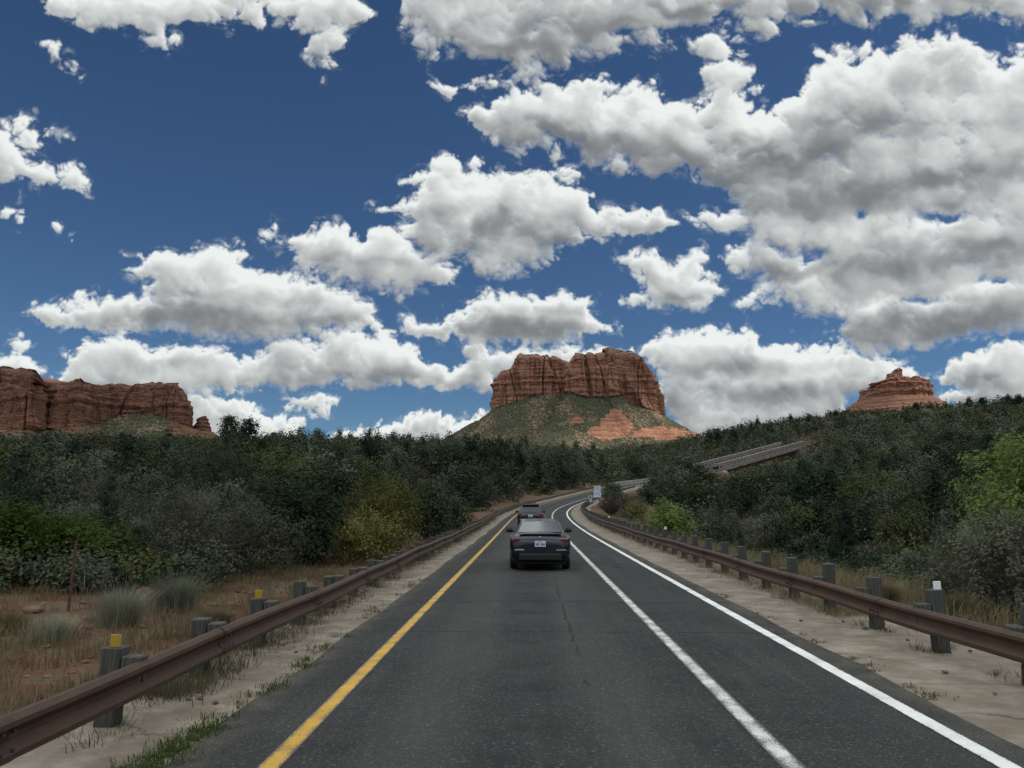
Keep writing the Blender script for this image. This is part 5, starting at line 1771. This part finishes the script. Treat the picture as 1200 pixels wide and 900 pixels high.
LAB = {(0, 'l'): ('dark green juniper in the dense woodland on the slope left of the road', 'junipers on the left slope'),
       (0, 'm'): ('dark green juniper on the wooded rise behind the bend of the road', 'junipers behind the bend'),
       (0, 'r'): ('dark green juniper in the woods across the ravine right of the road', 'junipers across the ravine'),
       (1, 'l'): ('narrow dark pine standing among the junipers on the slope left of the road', 'pines on the left slope'),
       (1, 'm'): ('narrow dark pine on the wooded rise behind the bend of the road', 'pines behind the bend'),
       (1, 'r'): ('narrow dark pine in the woods across the ravine right of the road', 'pines across the ravine')}
count = {0: 0, 1: 0}
single = np.zeros(len(tx), bool)
for i in order:
    k = int(kind[i])
    if k == 2 or not inview[i] or count[k] >= (270, 110)[k]:
        continue
    count[k] += 1
    single[i] = True
    lod = 0 if hh[i] / r_[i] * FPX > 62 else 1
    base_h = (3.4, 5.0)[k]
    s = hh[i] / base_h
    sx = s * rg.uniform(.9, 1.25)
    o = place(get_proto(k, int(rg.integers(5)), lod), (tx[i], ty[i], tz[i] - .05), rg.uniform(0, 6.28), (sx, sx * rg.uniform(.9, 1.1), s))
    zone = 'l' if px_[i] < 540 else ('r' if px_[i] > 720 else 'm')
    tag(o, LAB[k, zone][0], 'tree', LAB[k, zone][1])

# the rest of the woods: one mass of smaller crowns
VV, FF, TT, MI, nb = [], [], [], [], 0
for i in np.where(~single)[0]:
    if not inview[i] and rg.random() < .35:
        continue
    k = int(kind[i]); q = int(rg.integers(5))
    n = int(np.clip(26000 / r_[i], 90, 420)); sz = .16 + r_[i] * .0011
    if k == 2:
        V, F, T = twigs_np(hh[i], hh[i] * 1.4, int(np.clip(n * .12, 14, 40)), rg, .010 + r_[i] * .0001)
        mi = 2
    elif k == 1:
        s = hh[i] / 5.0
        V, F, T = crown_np([(np.array(c) * s, np.array(rr) * s) for c, rr in JL['c', q]], n, sz * .9, rg, 3, .35, .3, 2.0); mi = 1
    else:
        s = hh[i] / 3.4
        V, F, T = crown_np([(np.array(c) * s * (1.35, 1.35, 1), np.array(rr) * s * 1.15) for c, rr in JL['j', q]], n, sz, rg, 3, .5, .3); mi = 0
    T = np.clip(T + rg.uniform(-.35, .35), 0, 1)
    if mi == 0: mi = (0, 0, 3, 3, 4)[int(rg.integers(5))]
    a = rg.uniform(0, 6.28); ca, sa = math.cos(a), math.sin(a)
    V = V @ np.array([[ca, sa, 0], [-sa, ca, 0], [0, 0, 1]]) + np.array([tx[i], ty[i], tz[i] - .1])
    VV.append(V); FF.append(F + nb); nb += len(V); TT.append(T); MI.append(np.full(len(F), mi))
tag(mesh_np('woodland', np.concatenate(VV), np.concatenate(FF), [M['juniper'], M['conifer'], M['bare_twigs'], M['juniper_grey'], M['juniper_olive']], mat_idx=np.concatenate(MI), attrs={'tint': np.concatenate(TT)}), kind='stuff')

# low scrub between the trees
VV, FF, TT, MI, nb = [], [], [], [], 0
for c in range(5600):
    a = rg.uniform(-.66, .64); rr = 18 + 330 * rg.random() ** 1.3
    x, y = rr * math.sin(a), rr * math.cos(a)
    o1, _, i1 = near_road([x], [y])
    if BR0 - 2 <= i1[0] <= BR1 and abs(o1[0]) < 6: continue
    if (-7.2 < o1[0] < 9.0) or (9.0 <= o1[0] < 15 and rr < 80 and rg.random() < .7): continue
    z = float(ground_z(np.array([x]), np.array([y]))[0])
    h = rg.uniform(.45, 1.1)
    n = int(np.clip(16000 / rr, 60, 900)); sz = .03 + rr * .0013
    V, F, T = crown_np([((0, 0, h * .5), (h * .75, h * .7, h * .5)), ((h * .4, .1, h * .35), (h * .5, h * .5, h * .35)), ((-h * .3, -h * .3, h * .4), (h * .5, h * .5, h * .4))], n, sz, rg, 4, .4, .3)
    mi = int(rg.choice(4, p=[.42, .33, .17, .08]))
    if mi == 2:
        V, F, T = twigs_np(h, h * 1.7, max(8, n // 12), rg, .006 + rr * .0001)
    V = V + np.array([x, y, z - .05])
    VV.append(V); FF.append(F + nb); nb += len(V); TT.append(T); MI.append(np.full(len(F), mi))
tag(mesh_np('scrub', np.concatenate(VV), np.concatenate(FF), [M['grey_bush'], M['juniper'], M['bare_twigs'], M['olive_bush']], mat_idx=np.concatenate(MI), attrs={'tint': np.concatenate(TT)}), kind='stuff')


# --- single trees that stand out
def stand(o, px, row_base, Y=None, z=None, sink=.05):
    if Y is None:
        b = on_z(px, row_base, z or 0.0)
    else:
        b = at_y(px, row_base, Y)
    gz_ = float(ground_z(np.array([b[0]]), np.array([b[1]]))[0])
    o.location = (b[0], b[1], gz_ - sink)
    return b, gz_


# pines on the skyline: photo x, row of the tip, width factor, label
SKYL = [(268, 487, 2.5, 'tall ragged pine on the left skyline next to the rock spire', .35), (292, 491, 2.3, 'second tall ragged pine on the left skyline, right of its taller twin', .35),
        (325, 506, 1.5, 'thin gappy pine on the left skyline, first right of the tall pair', .3), (352, 500, 1.8, 'dark bushy pine on the left skyline below the small lone cloud', .15), (372, 504, 1.9, 'broad low pine on the left skyline right of the dark bushy one', .2),
        (398, 502, 1.2, 'slim pine on the left skyline at the left end of the low cloud bank', .1), (412, 505, 1.1, 'short slim pine beside another at the start of the low cloud bank', .1), (433, 500, 1.0, 'pointed pine, left one of two spires on the left skyline', .05), (443, 501, 1.0, 'pointed pine, right one of two spires on the left skyline', .05),
        (462, 504, 1.6, 'dense dark pine on the skyline halfway to the mesa', .1), (479, 506, 1.1, 'slim dark pine just right of the dense one halfway to the mesa', .1), (545, 506, .8, 'dark pine on the skyline against the left foot of the mesa', .1),
        (888, 487, .8, 'pointed dark pine on the right skyline above the bridge', .05), (927, 484, .7, 'slim pointed pine on the right skyline left of the bell shaped butte', .05), (949, 485, .9, 'dark pine on the skyline nearest the bell butte on its left', .1), (980, 480, .8, 'dark pine in front of the left foot of the bell butte', .1),
        (1075, 474, .9, 'dark pine in front of the right half of the bell butte', .1), (1138, 466, .9, 'thin dead straight pine on the right skyline past the bell butte', .05), (1153, 471, 1.0, 'bushy pointed pine on the right skyline beside the thin straight one', .1), (1184, 465, 1.5, 'tall broad pine on the skyline at the right edge of the view', .2), (1197, 467, 1.0, 'narrow pine at the very right end of the skyline', .15)]
for q, (px, row, wf, lab, opn) in enumerate(SKYL):
    az1 = math.atan2(*pix_dir(px, 500)[:2]); D = float(np.interp(az1, _SAZ, _SKD)) - 6
    x, y = D * math.sin(az1), D * math.cos(az1)
    z = float(ground_z(np.array([x]), np.array([y]))[0])
    tip = at_y(px, row, y)[2]
    h = max(3.0, tip - z)
    w = min(h * .5, 3.2) * wf
    rgq = np.random.default_rng(300 + q)
    L = conifer_lobes(rgq, h, w, .12, opn) if opn < .32 else [(c_, np.array(r2) * .72) for c_, r2 in juniper_lobes(rgq, h, h * .62, .38, 10)[:-1]]
    o = plant('pine', L, h, 1500 if wf < 1.2 else 2300, .26, 'conifer', 'bark', .16, 320 + q, sprays=6, fill=.3, gap=.2, nlimb=14, aspect=2.0)
    o.location = (x, y, z - .05)
    tag(o, lab, 'tree', 'pines on the skyline')


rg9 = np.random.default_rng(91)
protos = []
for q in range(5):
    h = (5.5, 6.5, 4.8, 6.0, 5.2)[q]
    L = conifer_lobes(rg9, h, h * (.34, .46, .52, .30, .58)[q], .12, (.05, .2, .25, .05, .3)[q])
    protos.append((plant('pine', L, h, 1300, .24, 'conifer', 'bark', .13, 700 + q, sprays=6, fill=.3, gap=.15, nlimb=8, aspect=2.0), h))
    protos[-1][0]['_fresh'] = 1
for px in list(rg9.uniform(300, 575, 30)) + list(rg9.uniform(575, 700, 10)) + list(rg9.uniform(815, 1195, 38)) + list(rg9.uniform(5, 235, 12)):
    az1 = math.atan2(*pix_dir(px, 500)[:2]); D = float(np.interp(az1, _SAZ, _SKD)) * rg9.uniform(.86, 1.0)
    x, y = D * math.sin(az1), D * math.cos(az1)
    z = float(ground_z(np.array([x]), np.array([y]))[0])
    row = float(np.interp(px, [0, 240, 300, 480, 560, 640, 700, 780, 850, 900, 950, 1000, 1100, 1200], [511, 508, 509, 510, 508, 516, 520, 509, 500, 494, 487, 484, 484, 477])) + rg9.normal(0, 3.2)
    h = float(np.clip(at_y(px, row, y)[2] - z, 2.5, 12))
    pr, h0 = protos[int(rg9.integers(5))]
    o = place(pr, (x, y, z - .05), rg9.uniform(0, 6.28), (h / h0 * rg9.uniform(.8, 1.15),) * 2 + (h / h0,))
    if px < 700:
        tag(o, 'small dark pine breaking the woodland skyline left of the mesa or at its foot', 'tree', 'small pines along the left skyline')
    else:
        tag(o, 'small dark pine breaking the woodland skyline on the hill right of the bridge', 'tree', 'small pines along the right skyline')


def bush(name, lab, px, row, Y, h, w, n, size, leafm, seed, cat='shrub', z=None, low=.05, barkm='bark', twig=None, gap=.35, fill=.45, r0=.05, sx=1.0, nl=13):
    rgq = np.random.default_rng(seed)
    L = juniper_lobes(rgq, h, w, low, nl)
    o = plant(name, L, h, n, size, leafm, barkm, r0, seed + 1, gap=gap, fill=fill, twig=twig, nlimb=6, part='crown' if cat == 'tree' else 'foliage')
    stand(o, px, row, Y)
    o.scale = (sx, 1, 1)
    tag(o, lab, cat)
    return o


bush('leafy_bush', 'bright green leafy bush at the far left edge behind the dry grass', 22, 690, 16.8, 1.42, 2.3, 9000, .062, 'bright_bush', 401)
bush('leafy_bush', 'dark green low bush right behind the rusty fence post', 98, 690, 17.2, 1.35, 2.2, 8000, .06, 'bright_bush', 411).scale = (1.1, 1, .95)
bush('grey_shrub', 'large grey green twiggy shrub behind the tall grass clumps', 205, 690, 18.5, 1.85, 3.6, 12000, .042, 'grey_bush', 421, twig=(1.85, 3.4, 60), gap=.15, fill=.35)
bush('grey_shrub', 'grey green shrub on the left half hidden by the bigger twiggy shrub', 282, 688, 20.5, 1.55, 2.8, 9000, .045, 'grey_bush', 431, twig=(1.6, 2.8, 40), gap=.2)
bush('juniper', 'dark round juniper behind the rail right of the grey green shrubs', 345, 682, 24, 2.1, 3.0, 7500, .085, 'juniper', 441, cat='tree', r0=.12)
bush('juniper', 'tall dark juniper rising behind the yellow green bush', 385, 664, 31, 3.1, 3.2, 7500, .10, 'juniper', 451, cat='tree', r0=.14)
bush('olive_bush', 'yellow green bushy tree leaning over the rail on the left', 446, 662, 27.5, 2.7, 2.7, 9500, .062, 'olive_bush', 461, gap=.2)
bush('olive_bush', 'low yellowish bush in front of the yellow green tree', 418, 668, 25.5, 1.4, 2.9, 7000, .06, 'olive_bush', 471)
bush('juniper', 'dark blue green juniper between the yellow green bush and the bend', 500, 640, 39, 2.6, 2.6, 6000, .095, 'juniper', 481, cat='tree', r0=.12)
bush('juniper', 'low dark juniper close above the rail where the road starts to bend', 528, 618, 52, 2.1, 2.4, 4500, .11, 'juniper', 491, cat='tree', r0=.12)
bush('spring_tree', 'light spring green tree at the right edge above the ravine', 1206, 640, 21.5, 4.75, 3.0, 12000, .075, 'spring_tree', 501, cat='tree', low=.22, barkm='grey_bark', gap=.15, fill=.3, r0=.10)
bush('spring_bush', 'small bright green bush past the right rail, halfway to the bend', 782, 628, 44, 1.9, 2.2, 3800, .10, 'spring_tree', 511, gap=.2, fill=.3)
bush('olive_bush', 'pale green rounded bush right of the dark juniper by the sign', 743, 593, 96, 2.4, 3.0, 2600, .15, 'olive_bush', 521, gap=.2)
jt = bush('juniper', 'dark dense juniper standing just right of the route sign', 719, 599, 108, 4.0, 3.6, 4500, .14, 'juniper', 531, cat='tree', r0=.14)
_, _g = stand(jt, 719, 599, 108)
jt.scale = (1, 1, max(.6, (at_y(719, 566.5, 108)[2] - _g) / 4.0))
for q, (px, row, Y, h, w, lab) in enumerate([(1185, 735, 14.5, 1.9, 2.1, 'grey green shrub nearest the rail at the right edge'), (1150, 700, 18.5, 1.7, 2.4, 'grey green shrub behind the post with the white tab'),
                                            (1185, 690, 17.5, 2.1, 2.4, 'tall grey green shrub below the spring green tree'), (1150, 650, 24, 2.2, 2.6, 'grey green shrub in the ravine left of the spring green tree')]):
    bush('grey_shrub', lab, px, row, Y, h, w, 8500, .042, 'grey_bush', 540 + q * 10, twig=(h, w, 40), gap=.2)
for q, (px, row, Y, h, lab) in enumerate([(770, 588, 142, 5.0, 'lowest dark juniper where the road goes out of sight'), (832, 590, 172, 6.0, 'dark juniper just under the near end of the bridge'), (790, 590, 150, 7.2, 'leafy dark juniper hiding the road just before the bridge, left one'), (806, 590, 160, 8.0, 'leafy dark juniper hiding the road just before the bridge, middle one'),
                                        (820, 592, 165, 7.0, 'leafy dark juniper hiding the road just before the bridge, right one'), (778, 588, 140, 5.5, 'lower dark juniper at the end of the visible road')]):
    b_ = at_y(px, row, Y); g_ = float(ground_z(np.array([b_[0]]), np.array([Y]))[0])
    top = at_y(px, (560, 553, 548, 543, 545, 557)[q], Y)[2]
    bush('juniper', lab, px, row, Y, max(3.0, top - g_), h * 1.05, 5200, .19, 'juniper', 600 + q * 7, cat='tree', r0=.16, gap=.1)
rgq = np.random.default_rng(77)
V, F, T = twigs_np(2.2, 3.0, 130, rgq, .022)
o = mesh_np('bare_shrub', V, F, M['bare_twigs'], attrs={'tint': T}); stand(o, 716, 607, 88)
tag(o, 'bare grey twiggy shrub below the dark juniper by the sign', 'shrub')


# --- grasses
def blades(n_tufts, place_fn, h, spread, per, width, rg, droop=.5):
    Vs, Fs, Ts = [], [], []
    cx, cy, cz, hs = place_fn(n_tufts)
    N = len(cx) * per
    k = np.repeat(np.arange(len(cx)), per)
    a = rg.uniform(0, 6.28, N); rr = np.abs(rg.normal(0, spread, N)) * hs[k]
    b = np.stack([cx[k] + rr * np.cos(a), cy[k] + rr * np.sin(a), cz[k] - .03], -1)
    ln = h * hs[k] * rg.uniform(.45, 1.15, N)
    lean = rg.uniform(.05, droop, N) ** 1.0
    a2 = a + rg.normal(0, .7, N)
    out = np.stack([np.cos(a2), np.sin(a2), 0 * a], -1)
    mid = b + out * (ln * lean * .35)[:, None] + np.array([0, 0, 1]) * (ln * .55)[:, None]
    tip = b + out * (ln * lean)[:, None] + np.array([0, 0, 1]) * (ln * (1 - .35 * lean))[:, None]
    sd = np.stack([-np.sin(a2 + .6), np.cos(a2 + .6), 0 * a], -1) * (width * rg.uniform(.6, 1.3, N))[:, None]
    V = np.stack([b - sd, b + sd, mid + sd * .7, mid - sd * .7, tip], 1).reshape(-1, 3)
    i0 = np.arange(N)[:, None] * 5
    Q = i0 + np.array([0, 1, 2, 3]); T3 = i0 + np.array([3, 2, 4])
    tint = np.repeat(np.clip(rg.uniform(0, .6, len(cx))[k] + rg.uniform(0, .4, N), 0, 1), 5)
    return V, [Q, T3], tint


def strip(o_rng, s_rng, rg, hs=(.6, 1.2), zmin=None, patch=None):
    def f(n):
        s = s_rng[0] + (s_rng[1] - s_rng[0]) * rg.random(n) ** 1.6; o = rg.uniform(*o_rng, n)
        P = np.array([np.interp(s, ARC, PATH[:, c]) for c in range(3)]).T; Rr = np.array([np.interp(s, ARC, RIGHT[:, c]) for c in range(3)]).T
        q = P + Rr * o[:, None]
        if patch is not None:
            k = fbm2(q[:, 0] / patch, q[:, 1] / patch, 3, .5, 61) > -.02
            q = q[k]; P = P[k]
        z = ground_z(q[:, 0], q[:, 1])
        if zmin is not None: z = np.maximum(z, P[:, 2] + zmin)
        return q[:, 0], q[:, 1], z, rg.uniform(*hs, len(q))
    return f


rg = np.random.default_rng(8)
V, F, T = blades(7600, strip((-17, -4.6), (3, 45), rg, patch=2.2), .30, .20, 16, .0045, rg, .8)
tag(mesh_np('russet_grass', V, F, M['russet_grass'], attrs={'tint': T}), kind='stuff')
V, F, T = blades(3600, strip((-9, -4.2), (3, 80), rg, patch=1.6), .36, .18, 18, .0045, rg, .8)
tag(mesh_np('dry_grass', V, F, M['dry_grass'], attrs={'tint': T}), kind='stuff')
V, F, T = blades(8000, strip((6.2, 14.5), (7, 85), rg, patch=2.6), .62, .22, 18, .0048, rg, .8)
tag(mesh_np('dry_grass', V, F, M['dry_grass'], attrs={'tint': T}), kind='stuff')
V, F, T = blades(420, strip((-15, -4.9), (4, 40), rg, (.6, 1.5), patch=1.2), .24, .13, 46, .0042, rg, .8)
tag(mesh_np('sage_tufts', V, F, M['sage_grass'], attrs={'tint': T}), kind='stuff')
V, F, T = blades(1300, strip((6.2, 15), (7, 60), rg, patch=1.8), .34, .25, 16, .006, rg, .9)
tag(mesh_np('green_grass', V, F, M['sage_grass'], attrs={'tint': T}), kind='stuff')


def at_posts(n):
    X = []
    for side, of, first in (('l', -3.74, 7.1), ('r', 5.46, 8.85)):
        for k in range(34):
            s = first + k * 1.905
            p, r1 = path_at(s)
            for _ in range(7 if side == 'l' else 6):
                q = p + r1 * (of + rg.normal(0, .20)) + np.array([-r1[1], r1[0], 0]) * rg.normal(0, .26)
                X.append((q[0], q[1], p[2] + .012, rg.uniform(.5, 1.25)))
    X = np.array(X)
    return X[:, 0], X[:, 1], X[:, 2], X[:, 3]


V, F, T = blades(0, at_posts, .15, .12, 30, .0032, rg, 1.3)
tag(mesh_np('post_grass', V, F, M['verge_grass'], attrs={'tint': T}), kind='stuff')
V, F, T = blades(1700, strip((-4.5, -3.45), (8, 75), rg, (.5, 1.2), .01), .24, .2, 18, .004, rg, .9)
tag(mesh_np('rail_grass', V, F, M['verge_grass'], attrs={'tint': T}), kind='stuff')
V, F, T = blades(900, strip((5.25, 6.3), (14, 75), rg, (.5, 1.2), .01), .24, .2, 18, .004, rg, .9)
tag(mesh_np('rail_grass', V, F, M['dry_grass'], attrs={'tint': T}), kind='stuff')


def edge_weeds(n):
    X = []
    for s0, w_, cnt in ((5.8, .35, 26), (6.5, .35, 26), (7.2, .3, 16), (8.4, .4, 10), (9.6, .3, 9), (11.2, .6, 8), (14, .9, 8), (19, 1.5, 7)):
        for _ in range(cnt):
            s = rg.normal(s0, w_); p, r1 = path_at(s); q = p + r1 * (-2.80 + rg.normal(0, .075) - (.06 if s < 8 else 0))
            X.append((q[0], q[1], p[2] + .01, rg.uniform(.5, 1.2)))
    for s0, cnt in ((8.5, 4), (9.6, 5), (11.5, 3), (14, 4), (17, 4)):
        for _ in range(cnt):
            s = rg.normal(s0, .3); p, r1 = path_at(s); q = p + r1 * (4.08 + rg.normal(0, .05))
            X.append((q[0], q[1], p[2] + .01, rg.uniform(.4, .9)))
    X = np.array(X)
    return X[:, 0], X[:, 1], X[:, 2], X[:, 3]


V, F, T = blades(0, edge_weeds, .10, .11, 34, .0045, rg, 1.5)
tag(mesh_np('weeds', V, F, M['weed'], attrs={'tint': T}), kind='stuff')

for q, (px, row, h, w, mat, lab) in enumerate([(140, 733, .78, .46, 'sage_grass', 'big pale sage coloured grass clump right of the rusty fence post'), (205, 716, .78, .52, 'sage_grass', 'tall dry grass clump behind the second timber post'),
                                              (60, 752, .42, .40, 'sage_grass', 'low grey grass clump left of the nearest timber post'), (255, 735, .42, .30, 'dry_grass', 'straw coloured grass clump between the two yellow tabs'),
                                              (10, 745, .40, .30, 'dry_grass', 'dry grass clump at the far left edge'), (350, 700, .45, .25, 'dry_grass', 'straw coloured grass clump leaning over the left rail'),
                                              (1040, 700, .62, .32, 'dry_grass', 'tall straw coloured grass clump behind the right rail left of the white tab'), (1130, 728, .55, .32, 'dry_grass', 'dry grass clump behind the right rail right of the white tab')]):
    b = on_z(px, row, .05)
    z = float(ground_z(np.array([b[0]]), np.array([b[1]]))[0])
    V, F, T = blades(0, lambda n: (np.zeros(5), np.zeros(5), np.zeros(5), np.ones(5)), h, w * .35, 210, .0048, rg, .75)
    o = mesh_np('grass_clump', V, F, M[mat], attrs={'tint': T})
    o.location = (b[0], b[1], z)
    tag(o, lab, 'grass clump', 'grass clumps by the rails')


# ---------------------------------------------------------------- unseen clouds added towards the sun to shade the near country and the mesa
def shade_cloud(name, target, rx, ry, alt, seed):
    n, m = 96, 48
    a = np.linspace(0, 2 * math.pi, n, endpoint=False); p = np.linspace(0, math.pi, m + 1)
    A, P_ = np.meshgrid(a, p)
    X = np.cos(A) * np.sin(P_); Y_ = np.sin(A) * np.sin(P_); Z = np.cos(P_)
    d = 1 + .32 * fbm3(X * 1.6 + seed, Y_ * 1.6, Z * 1.2, 5, .55, seed)
    V = np.stack([X * d * rx, Y_ * d * ry, np.where(Z > 0, Z * d * min(rx, ry) * .35, Z * d * min(rx, ry) * .12)], -1).reshape(-1, 3)
    I = np.arange((m + 1) * n).reshape(m + 1, n); J = np.roll(I, -1, 1)
    ob = mesh_np(name, V, np.stack([I[:-1], I[1:], J[1:], J[:-1]], -1).reshape(-1, 4), M['cloud'], smooth=True)
    k = alt / SUN_DIR.z
    ob.location = (target[0] + SUN_DIR.x * k, target[1] + SUN_DIR.y * k, alt)
    tag(ob, kind='stuff')
    return ob


m_, k_, b_ = new_mat('shade_cloud_white')
k_.t.nodes.clear()
out_ = k_.n('ShaderNodeOutputMaterial'); d_ = k_.n('ShaderNodeBsdfDiffuse'); t_ = k_.n('ShaderNodeBsdfTranslucent'); x_ = k_.n('ShaderNodeMixShader')
d_.inputs[0].default_value = (.9, .9, .9, 1); t_.inputs[0].default_value = (.9, .9, .9, 1); x_.inputs[0].default_value = .5
k_.t.links.new(d_.outputs[0], x_.inputs[1]); k_.t.links.new(t_.outputs[0], x_.inputs[2]); k_.t.links.new(x_.outputs[0], out_.inputs[0])
M['cloud'] = m_
shade_cloud('cloud', (0, 420, 0), 1500, 900, 6500, 3)  # added out of view to shade road, woods and cliff wall
shade_cloud('cloud', (-150, 1700, 260), 260, 130, 6500, 8)  # small unseen cloud added to darken the mesa's left half
